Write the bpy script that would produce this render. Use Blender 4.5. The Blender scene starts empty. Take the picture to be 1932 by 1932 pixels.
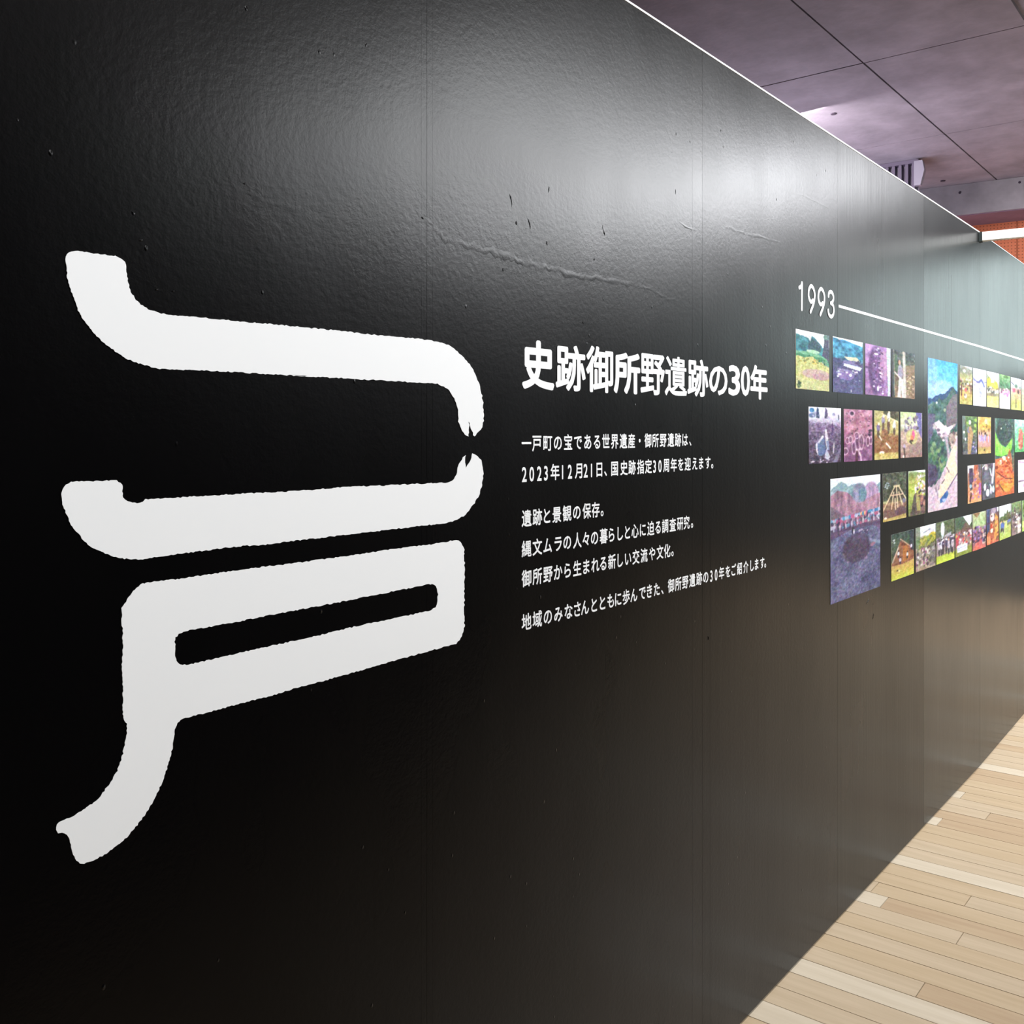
import bpy, math, random
import numpy as np
from mathutils import Vector, Matrix

S = bpy.context.scene
COL = S.collection
R = math.radians

# ------------------------------------------------------------------ camera, world, exposure
F = 1850.0                      # focal length in pixels of the 1932 px frame
TH = math.atan2(1464.0, F)      # angle between the view axis and the exhibition wall
CT, ST = math.cos(TH), math.sin(TH)
HORIZON = 820.0
CAM = Vector((0.0, -1.108, 1.53))
cam = bpy.data.cameras.new('camera')
cam.sensor_width = 36.0
cam.lens = F / 1932 * 36.0
cam.shift_y = -(966 - HORIZON) / 1932
cam.clip_start = 0.05
camo = bpy.data.objects.new('camera', cam)
COL.objects.link(camo)
camo.location = CAM
camo.rotation_euler = (R(90), 0, TH - R(90))
S.camera = camo

S.view_settings.view_transform = 'Standard'
S.view_settings.look = 'None'
S.view_settings.gamma = 1.0
S.view_settings.use_curve_mapping = False
S.view_settings.exposure = 0.3

world = bpy.data.worlds.new('world')
S.world = world
world.use_nodes = True
world.node_tree.nodes['Background'].inputs[0].default_value = (0.8, 0.9, 1.0, 1)
world.node_tree.nodes['Background'].inputs[1].default_value = 0.2


def area(name, loc, aim, sx, sy, power, color):
    l = bpy.data.lights.new(name, 'AREA')
    l.shape = 'RECTANGLE'
    l.size, l.size_y, l.energy, l.color = sx, sy, power, color
    o = bpy.data.objects.new(name, l)
    COL.objects.link(o)
    o.location = loc
    d = Vector(aim) - Vector(loc)
    o.rotation_euler = d.to_track_quat('-Z', 'Y').to_euler()
    return o


# ceiling luminaires of the hall: a row that washes the black wall, a bright one further in, plus unseen fill lights added
WASH = area('wall_washer', (2.2, -1.45, 3.70), (2.2, 0.0, 1.25), 8.0, 0.12, 51, (0.99, 0.995, 1.0))
WASH.data.spread = R(84)
area('hall_luminaire', (6.5, -4.4, 3.74), (6.5, -4.4, 0), 4.4, 3.8, 930, (0.96, 0.98, 1.0))
BS = area('bar_fill_light', (3.3, -1.35, 3.68), (5.0, -0.45, 2.44), 0.25, 0.25, 7, (1.0, 1.0, 1.0))  # added light that brightens the near side of the white bar
BS.data.spread = R(42)
area('end_luminaire', (8.15, -3.2, 3.70), (8.15, -3.2, 0), 1.8, 3.0, 290, (0.95, 0.96, 1.0))
area('rear_fill_light', (6.6, 1.7, 3.72), (8.4, 1.5, 2.0), 0.6, 1.6, 110, (1.0, 0.94, 0.95))  # added light for the boards and beam behind the wall, no lamp seen
area('ceiling_fill_light', (7.4, 2.2, 1.9), (7.6, 1.9, 3.8), 2.5, 0.5, 60, (0.86, 0.84, 1.0))  # unseen light added behind the wall to lift the ceiling

# ------------------------------------------------------------------ helpers


def lin(c, a=1.0):
    return tuple((x / 12.92 if x <= 0.04045 else ((x + 0.055) / 1.055) ** 2.4) for x in [v / 255.0 for v in c[:3]]) + (a,)


def mesh_obj(name, verts, faces, mat=None, parent=None, smooth=False):
    me = bpy.data.meshes.new(name)
    me.from_pydata([tuple(v) for v in verts], [], faces)
    me.update()
    if mat:
        me.materials.append(mat)
    o = bpy.data.objects.new(name, me)
    COL.objects.link(o)
    if parent:
        o.parent = parent
    if smooth:
        for p in me.polygons:
            p.use_smooth = True
    return o


BF = [(0, 3, 2, 1), (4, 5, 6, 7), (0, 1, 5, 4), (1, 2, 6, 5), (2, 3, 7, 6), (3, 0, 4, 7)]


def box_vf(x0, x1, y0, y1, z0, z1):
    return [(x0, y0, z0), (x1, y0, z0), (x1, y1, z0), (x0, y1, z0),
            (x0, y0, z1), (x1, y0, z1), (x1, y1, z1), (x0, y1, z1)], list(BF)


def join_vf(parts):
    V, Fc = [], []
    for v, f in parts:
        n = len(V)
        V += list(v)
        Fc += [tuple(i + n for i in q) for q in f]
    return V, Fc


def box(name, x0, x1, y0, y1, z0, z1, mat, parent=None):
    v, f = box_vf(x0, x1, y0, y1, z0, z1)
    return mesh_obj(name, v, f, mat, parent)


def bevel(o, w, seg=2):
    m = o.modifiers.new('bevel', 'BEVEL')
    m.width, m.segments, m.limit_method = w, seg, 'ANGLE'
    return o


def empty(name, loc=(0, 0, 0), rz=0.0):
    o = bpy.data.objects.new(name, None)
    COL.objects.link(o)
    o.location = loc
    o.rotation_euler = (0, 0, rz)
    o.empty_display_size = 0.1
    return o


def tag(o, label=None, cat=None, group=None, kind=None):
    if label:
        o['label'] = label
    if cat:
        o['category'] = cat
    if group:
        o['group'] = group
    if kind:
        o['kind'] = kind
    return o


# ------------------------------------------------------------------ materials


class NT:
    def __init__(self, name):
        self.m = bpy.data.materials.new(name)
        self.m.use_nodes = True
        self.t = self.m.node_tree
        self.b = self.t.nodes['Principled BSDF']

    def n(self, typ, **kw):
        nd = self.t.nodes.new(typ)
        for k, v in kw.items():
            if k.startswith('i_'):
                nd.inputs[k[2:].replace('_', ' ')].default_value = v
            else:
                setattr(nd, k, v)
        return nd

    def l(self, a, b):
        self.t.links.new(a, b)

    def set(self, **kw):
        for k, v in kw.items():
            self.b.inputs[k.replace('_', ' ')].default_value = v
        return self

    def coord(self, scale=(1, 1, 1), kind='Object'):
        tc = self.n('ShaderNodeTexCoord')
        mp = self.n('ShaderNodeMapping')
        mp.inputs['Scale'].default_value = scale
        self.l(tc.outputs[kind], mp.inputs['Vector'])
        return mp.outputs['Vector']

    def noise(self, vec, scale, detail=3, rough=0.5):
        nd = self.n('ShaderNodeTexNoise')
        nd.inputs['Scale'].default_value = scale
        nd.inputs['Detail'].default_value = detail
        nd.inputs['Roughness'].default_value = rough
        self.l(vec, nd.inputs['Vector'])
        return nd.outputs['Fac']

    def ramp(self, fac, stops):
        r = self.n('ShaderNodeValToRGB')
        e = r.color_ramp.elements
        while len(e) < len(stops):
            e.new(0.5)
        for i, (p, c) in enumerate(stops):
            e[i].position = p
            e[i].color = c
        self.l(fac, r.inputs['Fac'])
        return r.outputs['Color']

    def math(self, op, a, b=None):
        m = self.n('ShaderNodeMath', operation=op)
        for i, x in enumerate((a, b)):
            if x is None:
                continue
            if isinstance(x, (int, float)):
                m.inputs[i].default_value = x
            else:
                self.l(x, m.inputs[i])
        return m.outputs[0]

    def bump(self, h, strength, dist, chain=None):
        b = self.n('ShaderNodeBump')
        b.inputs['Strength'].default_value = strength
        b.inputs['Distance'].default_value = dist
        self.l(h, b.inputs['Height'])
        if chain is not None:
            self.l(chain, b.inputs['Normal'])
        return b.outputs['Normal']


def film_material(name, rough, lumps, grain, base, ior=1.23):
    """glossy adhesive film pulled over plywood: lumps, pulled creases, faint vertical grain"""
    k = NT(name)
    k.set(Base_Color=base, Roughness=rough, IOR=ior)
    v = k.coord()
    fine = k.noise(v, 260, 3, 0.6)
    nrm = k.bump(fine, 0.10 * lumps, 0.0008)
    mid = k.noise(k.coord((1, 1, 1)), 85, 3, 0.6)
    nrm = k.bump(mid, 0.26 * lumps, 0.0011, nrm)
    big = k.noise(k.coord((1, 1, 0.6)), 5, 2, 0.5)
    nrm = k.bump(big, 0.10, 0.010, nrm)
    # single specks caught under the film
    vo = k.n('ShaderNodeTexVoronoi')
    vo.inputs['Scale'].default_value = 24
    vo.inputs['Randomness'].default_value = 1.0
    k.l(k.coord((1, 1, 0.7)), vo.inputs['Vector'])
    sp = k.ramp(vo.outputs['Distance'], [(0.0, (1, 1, 1, 1)), (0.06, (0, 0, 0, 1))])
    gate = k.ramp(k.noise(v, 3.1, 2), [(0.46, (0, 0, 0, 1)), (0.56, (1, 1, 1, 1))])
    mix = k.n('ShaderNodeMix', data_type='RGBA', blend_type='MULTIPLY')
    mix.inputs['Factor'].default_value = 1
    k.l(sp, mix.inputs['A'])
    k.l(gate, mix.inputs['B'])
    nrm = k.bump(mix.outputs['Result'], 0.55 * lumps, 0.003, nrm)
    # vertical grain of the plywood
    gr = k.noise(k.coord((70, 1, 1.3)), 1.0, 3, 0.6)
    nrm = k.bump(gr, 0.25 * grain, 0.0012, nrm)
    k.l(nrm, k.b.inputs['Normal'])
    # gloss varies in soft clouds
    cl = k.noise(k.coord((1, 1, 0.5)), 2.3, 3, 0.6)
    mr = k.n('ShaderNodeMapRange')
    mr.inputs['To Min'].default_value = rough * 0.8
    mr.inputs['To Max'].default_value = rough * 1.2
    k.l(cl, mr.inputs['Value'])
    k.l(mr.outputs[0], k.b.inputs['Roughness'])
    return k.m


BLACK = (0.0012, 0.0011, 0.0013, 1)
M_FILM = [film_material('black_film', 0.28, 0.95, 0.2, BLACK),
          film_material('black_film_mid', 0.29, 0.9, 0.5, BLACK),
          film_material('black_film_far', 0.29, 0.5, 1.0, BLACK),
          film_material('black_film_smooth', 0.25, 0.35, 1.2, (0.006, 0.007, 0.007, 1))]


def plain(name, col, rough=0.6, ior=1.45, bump=None, var=None):
    k = NT(name)
    c = col if len(col) == 4 else (*col, 1)
    k.set(Base_Color=c, Roughness=rough, IOR=ior)
    if var:
        f = k.noise(k.coord(), var[0], 4, 0.6)
        a = tuple(x * (1 - var[1]) for x in c[:3]) + (1,)
        b = tuple(min(1, x * (1 + var[1])) for x in c[:3]) + (1,)
        k.l(k.ramp(f, [(0.3, a), (0.7, b)]), k.b.inputs['Base Color'])
    if bump:
        k.l(k.bump(k.noise(k.coord(), bump[0], 4), bump[1], bump[2]), k.b.inputs['Normal'])
    return k.m


M_CORE = plain('panel_edge', (0.003, 0.003, 0.003), 0.9)
M_WHITE = plain('white_vinyl', (0.80, 0.81, 0.815), 0.5, 1.4, var=(1.3, 0.012))
M_CAP = plain('white_cap', (0.85, 0.85, 0.86), 0.4)
M_BAR = plain('white_bar', (0.97, 0.97, 0.96), 0.45)
M_BARK = plain('bar_bracket', (0.02, 0.03, 0.03), 0.5)
M_CONC = plain('concrete', (0.19, 0.165, 0.20), 0.8, bump=(14, 0.3, 0.01), var=(3.5, 0.22))
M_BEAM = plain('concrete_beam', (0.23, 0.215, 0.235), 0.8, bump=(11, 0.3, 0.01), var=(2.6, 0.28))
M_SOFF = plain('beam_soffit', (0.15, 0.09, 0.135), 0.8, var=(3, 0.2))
M_HOLE = plain('tie_hole', (0.03, 0.02, 0.035), 0.9)
M_SLAT = plain('dark_slat', (0.09, 0.07, 0.115), 0.6)
M_DUCT = plain('grey_metal', (0.22, 0.20, 0.26), 0.5)
M_HALL = plain('hall_wall', (0.10, 0.105, 0.10), 0.8)


def orange_board():
    k = NT('perforated_orange_board')
    k.set(Roughness=0.6)
    v = k.coord()
    sep = k.n('ShaderNodeSeparateXYZ')
    k.l(v, sep.inputs[0])
    fy = k.math('FRACT', k.math('MULTIPLY', sep.outputs[1], 34.0))
    fz = k.math('FRACT', k.math('MULTIPLY', sep.outputs[2], 34.0))
    dy = k.math('SUBTRACT', fy, 0.5)
    dz = k.math('SUBTRACT', fz, 0.5)
    d = k.math('SQRT', k.math('ADD', k.math('MULTIPLY', dy, dy), k.math('MULTIPLY', dz, dz)))
    hole = k.math('LESS_THAN', d, 0.17)
    wood = k.ramp(k.noise(k.coord((1, 3, 18)), 2, 3), [(0.3, (0.50, 0.13, 0.055, 1)), (0.7, (0.58, 0.17, 0.075, 1))])
    mx = k.n('ShaderNodeMix', data_type='RGBA')
    k.l(hole, mx.inputs['Factor'])
    k.l(wood, mx.inputs['A'])
    mx.inputs['B'].default_value = (0.18, 0.05, 0.02, 1)
    k.l(mx.outputs['Result'], k.b.inputs['Base Color'])
    return k.m


M_ORANGE = orange_board()


def wood_mat(name, a, b):
    k = NT(name)
    k.set(Roughness=0.42, IOR=1.42)
    oi = k.n('ShaderNodeObjectInfo')
    tc = k.n('ShaderNodeTexCoord')
    add = k.n('ShaderNodeVectorMath', operation='ADD')
    mul = k.n('ShaderNodeVectorMath', operation='SCALE')
    k.l(oi.outputs['Location'], mul.inputs[0])
    mul.inputs['Scale'].default_value = 7.0
    k.l(tc.outputs['Object'], add.inputs[0])
    k.l(mul.outputs[0], add.inputs[1])
    mp = k.n('ShaderNodeMapping')
    mp.inputs['Scale'].default_value = (26, 1.6, 1)
    k.l(add.outputs[0], mp.inputs['Vector'])
    f = k.noise(mp.outputs['Vector'], 1.6, 4, 0.55)
    k.l(k.ramp(f, [(0.28, a), (0.72, b)]), k.b.inputs['Base Color'])
    k.l(k.bump(f, 0.1, 0.001), k.b.inputs['Normal'])
    return k.m


M_WOOD = [wood_mat('pale_board', (0.447, 0.344, 0.228, 1), (0.542, 0.430, 0.301, 1)),
          wood_mat('cream_board', (0.533, 0.447, 0.331, 1), (0.619, 0.533, 0.413, 1)),
          wood_mat('tan_board', (0.404, 0.284, 0.176, 1), (0.482, 0.361, 0.232, 1)),
          wood_mat('honey_board', (0.439, 0.327, 0.202, 1), (0.516, 0.396, 0.262, 1))]
M_FLOOR = wood_mat('hall_floor', (0.55, 0.40, 0.25, 1), (0.68, 0.52, 0.35, 1))

# ------------------------------------------------------------------ the plane of the wall
BEND_X = 4.861
BEND = R(0.97)


def ray(px, py):
    u, v = px - 966.0, HORIZON - py
    return Vector((F * CT + u * ST, F * ST - u * CT, v))


def wallpt(px, py, seg=None):
    """world point of the wall face seen at this place of the frame; second stretch starts at the seam"""
    d = ray(px, py)
    if seg is None:
        seg = 2 if px > 1849 else 1
    if seg == 1:
        t = -CAM.y / d.y
    else:
        n = Vector((math.sin(BEND), -math.cos(BEND), 0))
        t = n.dot(Vector((BEND_X, 0, 0)) - CAM) / n.dot(d)
    return CAM + d * t


def sz(px, py, seg=None):
    """(distance along the wall, height) of that point"""
    p = wallpt(px, py, seg)
    if p.x > BEND_X:
        return BEND_X + (p.x - BEND_X) / math.cos(BEND), p.z
    return p.x, p.z


def onwall(s, z, proud=0.0):
    if s > BEND_X:
        q = s - BEND_X
        return Vector((BEND_X + q * math.cos(BEND) + proud * math.sin(BEND),
                       q * math.sin(BEND) - proud * math.cos(BEND), z))
    return Vector((s, -proud, z))


# ------------------------------------------------------------------ room shell
CEIL = 3.785
floor = box('floor', -3.2, 11.6, -6.4, 4.2, -0.12, -0.014, M_FLOOR)
tag(floor, kind='structure')
rng = random.Random(5)
bw = 0.0905
i = 0
x = 1.55
while x < 7.4:
    y = -2.25 - rng.random() * 0.9
    while y < 0.09:
        L = rng.choice((0.6, 0.9, 1.2, 1.5))
        y1 = min(y + L, 0.11)
        if y1 > -2.25 and y1 - y > 0.05:
            w = rng.choices((0, 1, 2, 3), (5, 3, 1.5, 3))[0]
            h = rng.random() * 0.0006
            cy = (y + y1) / 2
            v, f = box_vf(-bw / 2 + 0.0006, bw / 2 - 0.0006, y - cy + 0.0006, y1 - cy - 0.0006, -0.014, 0)
            # small eased edge on the top face
            for q in (4, 5, 6, 7):
                vx, vy, vz = v[q]
                v[q] = (vx * 0.985, vy - math.copysign(0.0006, vy), vz)
            b = mesh_obj('floorboard', v, f, M_WOOD[w], floor)
            b.location = (x, cy, h)
        y = y1
        if y1 >= 0.11:
            break
    x += bw

ceil = box('ceiling', -3.2, 11.6, -6.4, 4.2, CEIL + 0.02, CEIL + 0.2, M_CONC)
tag(ceil, kind='structure')
for ix in range(6):
    for iy in range(5):
        x0, y0 = 0.6 + ix * 1.8, 0.02 + iy * 0.9
        if y0 + 0.88 > 4.2:
            continue
        p = box('concrete_panel', x0, x0 + 1.788, y0, y0 + 0.888, CEIL + rng.random() * 0.003, CEIL + 0.02, M_CONC, ceil)

tag(box('wall_front', -3.2, 11.6, -6.55, -6.4, -0.1, 4.0, M_HALL), kind='structure')
tag(box('wall_back', -3.2, 11.6, 4.2, 4.35, -0.1, 4.0, M_HALL), kind='structure')
tag(box('wall_near', -3.35, -3.2, -6.55, 4.35, -0.1, 4.0, M_HALL), kind='structure')

# far end wall: orange perforated acoustic boards below a concrete beam, slightly out of square
PIV = (10.0, 0.855, 0.0)
RZ = R(6.7)
end = box('wall_end', 0.03, 0.25, -7.3, 3.5, -0.1, 4.0, M_HALL)
end.location, end.rotation_euler = PIV, (0, 0, RZ)
tag(end, kind='structure')
WY0, WY1, WZ0, WZ1 = -3.9, -1.15, 2.05, 3.25      # clerestory window further along the end wall
for k in range(-1, 4):
    y0, y1 = k * 0.91 + 0.003, (k + 1) * 0.91 - 0.003
    box('acoustic_board', 0.0, 0.03, y0, y1, 0.0, 3.51, M_ORANGE, end)
beam = box('trim_1', -0.52, 0.03, -7.0, 3.4, 3.51, CEIL, M_BEAM)
beam.location, beam.rotation_euler = PIV, (0, 0, RZ)
tag(beam, kind='structure')
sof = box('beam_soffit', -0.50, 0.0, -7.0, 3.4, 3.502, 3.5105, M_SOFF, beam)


def disc(name, c, nrm, r, mat, parent=None, seg=14, h=0.006):
    """a shallow round plug"""
    q = Vector(nrm).to_track_quat('Z', 'Y')
    V, Fc = [], []
    for z, rr in ((0, r), (h, r * 0.85)):
        for a in range(seg):
            V.append(Vector(c) + q @ Vector((rr * math.cos(a * 2 * math.pi / seg), rr * math.sin(a * 2 * math.pi / seg), z)))
    Fc.append(tuple(range(seg, 2 * seg)))
    for a in range(seg):
        b = (a + 1) % seg
        Fc.append((a, b, seg + b, seg + a))
    return mesh_obj(name, V, Fc, mat, parent)


for yy, zz in ((-0.25, 3.60), (-0.06, 3.74), (0.42, 3.71), (0.6, 3.61), (1.0, 3.70)):
    disc('tie_hole', (-0.52, yy, zz), (-1, 0, 0), 0.011, M_HOLE, beam)


def ceilpt(px, py, z=CEIL):
    d = ray(px, py)
    return CAM + d * ((z - CAM.z) / d.z)


h0 = ceilpt(1779, 341)
for dx, dy in ((0, 0), (-0.9, 0.45), (-2.4, 0.1), (-3.0, 0.9), (-1.6, 1.1), (-4.2, 0.6)):
    disc('tie_hole', (h0.x + dx, h0.y + dy, CEIL), (0, 0, -1), 0.022, M_HOLE, ceil)

# bright daylight window in the end wall, and its bars
def emit(name, col, st):
    k = NT(name)
    k.set(Base_Color=(0.6, 0.7, 0.7, 1), Roughness=0.15)
    k.b.inputs['Emission Color'].default_value = col
    k.b.inputs['Emission Strength'].default_value = st
    return k.m


M_GLASS = emit('daylit_glass', (0.66, 0.90, 0.88, 1), 1.1)
win = empty('window_1', PIV, RZ)
tag(win, kind='structure')
fr = plain('window_frame', (0.35, 0.36, 0.37), 0.4)
npn = 3
pw = (WY1 - WY0) / npn
for q in range(npn):
    box('pane', -0.03, -0.02, WY0 + q * pw + 0.03, WY0 + (q + 1) * pw - 0.03, WZ0 + 0.04, WZ1 - 0.04, M_GLASS, win)
for q in range(npn + 1):
    yy = WY0 + q * pw
    box('mullion', -0.06, -0.002, yy - 0.03, yy + 0.03, WZ0, WZ1, fr, win)
box('window_sill', -0.08, -0.002, WY0 - 0.03, WY1 + 0.03, WZ0 - 0.05, WZ0, fr, win)
box('window_head', -0.06, -0.002, WY0 - 0.03, WY1 + 0.03, WZ1, WZ1 + 0.05, fr, win)

# ------------------------------------------------------------------ the black exhibition wall
TOP = 2.455
wall = empty('wall_left', (0, 0, 0))
tag(wall, kind='structure')
seams = [-1.6, -0.645, 0.265, 1.175, 2.14, 3.045, 3.975, 4.861, 5.724, 6.63, 7.54, 8.45]
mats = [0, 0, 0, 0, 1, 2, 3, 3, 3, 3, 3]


def wall_box(name, s0, s1, z0, z1, proud, back, mat, parent=wall):
    a = [onwall(s0, z0, proud), onwall(s1, z0, proud), onwall(s1, z0, back), onwall(s0, z0, back)]
    if s1 > BEND_X - 1e-4 and s0 >= BEND_X - 1e-4:
        n = Vector((math.sin(BEND), -math.cos(BEND), 0))
        t = Vector((math.cos(BEND), math.sin(BEND), 0))
        o = Vector((BEND_X, 0, 0))
        a = [o + t * (s - BEND_X) + n * p + Vector((0, 0, z0)) for s, p in ((s0, proud), (s1, proud), (s1, back), (s0, back))]
    V = a + [Vector((p.x, p.y, z1)) for p in a]
    return mesh_obj(name, V, list(BF), mat, parent)


rs = random.Random(2)
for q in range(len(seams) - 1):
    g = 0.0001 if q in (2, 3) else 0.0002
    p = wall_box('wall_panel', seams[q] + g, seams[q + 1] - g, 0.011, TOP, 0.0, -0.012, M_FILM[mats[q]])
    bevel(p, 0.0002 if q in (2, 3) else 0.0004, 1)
wall_box('stud_frame', seams[0], BEND_X, 0.0, TOP - 0.004, -0.0125, -0.09, M_CORE)
wall_box('stud_frame', BEND_X, seams[-1], 0.0, TOP - 0.004, -0.0125, -0.09, M_CORE)
# pale edge strip along the top of the near stretch
q = wall_box('edge_strip', seams[0], BEND_X - 0.004, TOP, TOP + 0.0045, 0.0015, -0.09, M_CAP)
tag(q, label='thin white strip capping the wall')
q = wall_box('edge_strip', BEND_X, seams[-1], TOP, TOP + 0.003, 0.001, -0.09, plain('dull_strip', (0.35, 0.42, 0.42), 0.5))
tag(q, label='dull grey strip capping the far stretch')
# overlaps of the film: very thin vertical laps beside the seams
for px, z0, z1 in ((795, 0.1, TOP), (816, 0.1, TOP), (1306, 0.1, TOP), (1340, 0.0, 1.3), (1664, 1.9, TOP), (1795, 1.6, 2.2)):
    s = sz(px, 900)[0]
    wall_box('film_lap', s, s + 0.004, z0, z1, 0.00012, 0.0, M_FILM[0 if px < 1200 else 2])

# creases and blisters left in the film; longest ridge imitates a reflected edge


def ridge(name, pts, w, hgt, mat, seed):
    """a low uneven ridge of film following points of the frame"""
    rr = random.Random(seed)
    P = []
    for (x0, y0), (x1, y1) in zip(pts[:-1], pts[1:]):
        m = max(2, int(math.hypot(x1 - x0, y1 - y0) / 6))
        P += [(x0 + (x1 - x0) * k / m, y0 + (y1 - y0) * k / m) for k in range(m)]
    P.append(pts[-1])
    V, Fc = [], []
    n = len(P)
    for i, (a, b) in enumerate(P):
        c = Vector(sz(a, b))
        d = Vector(sz(*P[min(i + 1, n - 1)])) - Vector(sz(*P[max(i - 1, 0)]))
        nn = Vector((-d.y, d.x)).normalized()
        t = math.sin(math.pi * min(1, max(0, (i + 0.01) / (n - 1)))) ** 0.5
        ww = w * (0.5 + rr.random() * 0.7) * (0.3 + 0.7 * t)
        hh = hgt * (0.3 + rr.random()) * t
        c = c + nn * (rr.random() - 0.5) * w
        for q, e in ((-1, 0.00005), (-0.25, hh), (0.3, hh * 0.7), (1, 0.00005)):
            p = c + nn * ww * q
            V.append(onwall(p.x, p.y, e))
        if i:
            for q in range(3):
                A = (i - 1) * 4 + q
                Fc.append((A, A + 4, A + 5, A + 1))
    return mesh_obj(name, V, Fc, mat, wall, smooth=True)


for k, (pts, w, hg) in enumerate((
        ([(795, 402), (835, 448), (900, 468), (1000, 497), (1100, 522), (1160, 530), (1225, 545), (1290, 575)], 0.008, 0.00030),  # brightness step of a reflection, put in as a low ridge
        ([(1280, 418), (1300, 430), (1322, 438)], 0.004, 0.00030), ([(1352, 420), (1400, 438), (1450, 452), (1490, 464)], 0.005, 0.00018),
        ([(430, 350), (520, 385), (640, 410)], 0.005, 0.00012), ([(1440, 345), (1520, 370), (1580, 400)], 0.004, 0.00015),
        ([(1345, 500), (1352, 420)], 0.003, 0.0001))):
    ridge('crease_and_reflected_edge', pts, w, hg, M_FILM[0 if pts[0][0] < 1300 else 1], k)
for k, (a, b, dx, dy) in enumerate(((962, 366, 4, 26), (996, 412, 5, 20), (1036, 352, -2, 12), (1031, 455, 1, 8), (1136, 425, 5, 20), (1057, 500, 1, 3),
                                    (1120, 488, 2, 3), (1099, 606, 1, 6), (250, 398, 0, 8), (796, 408, 2, 6), (1274, 357, 0, 10), (264, 452, 1, 3),
                                    (294, 546, 1, 2), (325, 549, 1, 2), (1336, 1200, 0, 8), (1640, 1130, -6, 10), (1648, 1157, -2, 12), (460, 345, 1, 3))):
    ridge('film_blister', [(a, b), (a + dx / 2 + 0.5, b + dy / 2), (a + dx, b + dy)], 0.0022, 0.0014, M_FILM[0 if a < 1300 else 2], k + 40)

# the partition across the aisle, running slightly outward, as tall and as black
opp = box('wall_right', -2.0, 9.2, -0.10, 0.0, 0.0, 2.6, plain('black_partition', (0.012, 0.012, 0.012), 0.6))
opp.location, opp.rotation_euler = (0.0, -1.72, 0.0), (0, 0, -R(9.4))
tag(opp, kind='structure')

# white bar that ties the top of the wall across the hall
bx, bz = sz(1847.5, 438.0, 1)
bar = empty('tie_bar', (bx, 0, 0), R(6.7))
tag(bar, 'long square white bar running out from the top of the black wall', 'bar')
bevel(box('rail', 0.0, 0.035, -2.45, -0.012, bz - 0.0395, bz, M_BAR, bar), 0.0015)
box('end_plate', -0.002, 0.037, -0.012, 0.0005, bz - 0.043, bz + 0.001, M_BARK, bar)

# hanging louvre under the ceiling beyond the wall
LX = 8.35
lou = empty('hanging_louvre', (LX, 1.27, CEIL), R(3))
tag(lou, 'dark purple vertical slats hanging from the concrete ceiling above the wall top', 'louvre')
for k in range(22):
    yy = 0.02 + k * 0.052
    box('slat', 0.0, 0.05, yy, yy + 0.024, -0.46, -0.004, M_SLAT, lou)
box('backing', 0.06, 0.07, 0.0, 1.18, -0.44, -0.002, plain('louvre_back', (0.30, 0.27, 0.35), 0.7), lou)
box('header', -0.01, 0.08, -0.01, 1.2, -0.03, 0.0, M_SLAT, lou)
V = [(-0.03, -0.045, -0.02), (-0.03, 0.02, -0.02), (-0.03, 0.02, -0.22), (-0.03, -0.03, -0.22), (-0.03, -0.06, -0.10)]
V = V + [(0.03, b, c) for a, b, c in V]
o = mesh_obj('bracket', V, [(0, 1, 2, 3, 4), (9, 8, 7, 6, 5), (0, 5, 6, 1), (1, 6, 7, 2), (2, 7, 8, 3), (3, 8, 9, 4), (4, 9, 5, 0)], M_DUCT, lou)
tag(o, label='grey angled metal bracket')

# ------------------------------------------------------------------ large brush character


def px44(c, ox, oy, s):
    return [(ox + a / s, oy + b / s) for a, b in c]


A_, B_ = (80, 440, 4.391), (500, 560, 4.391)
C_, D_, E_ = (80, 860, 4.391), (500, 960, 4.391), (80, 1200, 4.83)
stroke1 = (px44([(187, 215), (200, 175), (235, 150), (310, 150), (440, 170), (600, 188), (650, 210), (688, 260), (698, 340), (712, 430),
                 (740, 505), (800, 580), (890, 635), (1000, 668), (1120, 682), (1500, 716), (1780, 745)], *A_)
           + px44([(0, 222), (130, 235), (470, 268), (700, 292), (920, 317), (1280, 350), (1430, 372), (1530, 410), (1620, 480),
                   (1700, 575), (1760, 690), (1795, 820), (1808, 970), (1800, 1060), (1770, 1115), (1728, 1158), (1705, 1090),
                   (1688, 1032), (1684, 1155), (1640, 1125), (1610, 1075), (1598, 1010), (1590, 920), (1565, 840), (1520, 775),
                   (1460, 735), (1390, 716), (1100, 702), (820, 685), (400, 662), (0, 640)], *B_)
           + px44([(1500, 1145), (1200, 1135), (970, 1122), (810, 1082), (660, 1020), (500, 900), (400, 800), (300, 655), (250, 520),
                   (212, 410), (200, 330)], *A_))
stroke2 = (px44([(157, 300), (180, 255), (235, 218), (400, 212), (560, 202), (610, 205), (655, 240), (665, 345), (705, 375), (780, 393),
                 (830, 380), (850, 362), (1200, 340), (1600, 317)], *C_)
           + px44([(0, 1622), (300, 1605), (620, 1580), (1000, 1562), (1400, 1543), (1510, 1535), (1560, 1510), (1590, 1455), (1600, 1400),
                   (1635, 1330), (1660, 1312), (1657, 1430), (1690, 1370), (1714, 1297), (1760, 1320), (1795, 1375), (1805, 1450),
                   (1795, 1560), (1760, 1660), (1710, 1740), (1640, 1815), (1550, 1862), (1400, 1885), (1050, 1925)], *B_)
           + px44([(680, 215), (360, 250), (0, 295)], *D_)
           + px44([(1600, 752), (1300, 790), (1000, 828), (810, 855), (660, 850), (570, 830), (430, 768), (360, 720), (290, 640), (235, 570),
                   (190, 470), (163, 385)], *C_))
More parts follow.
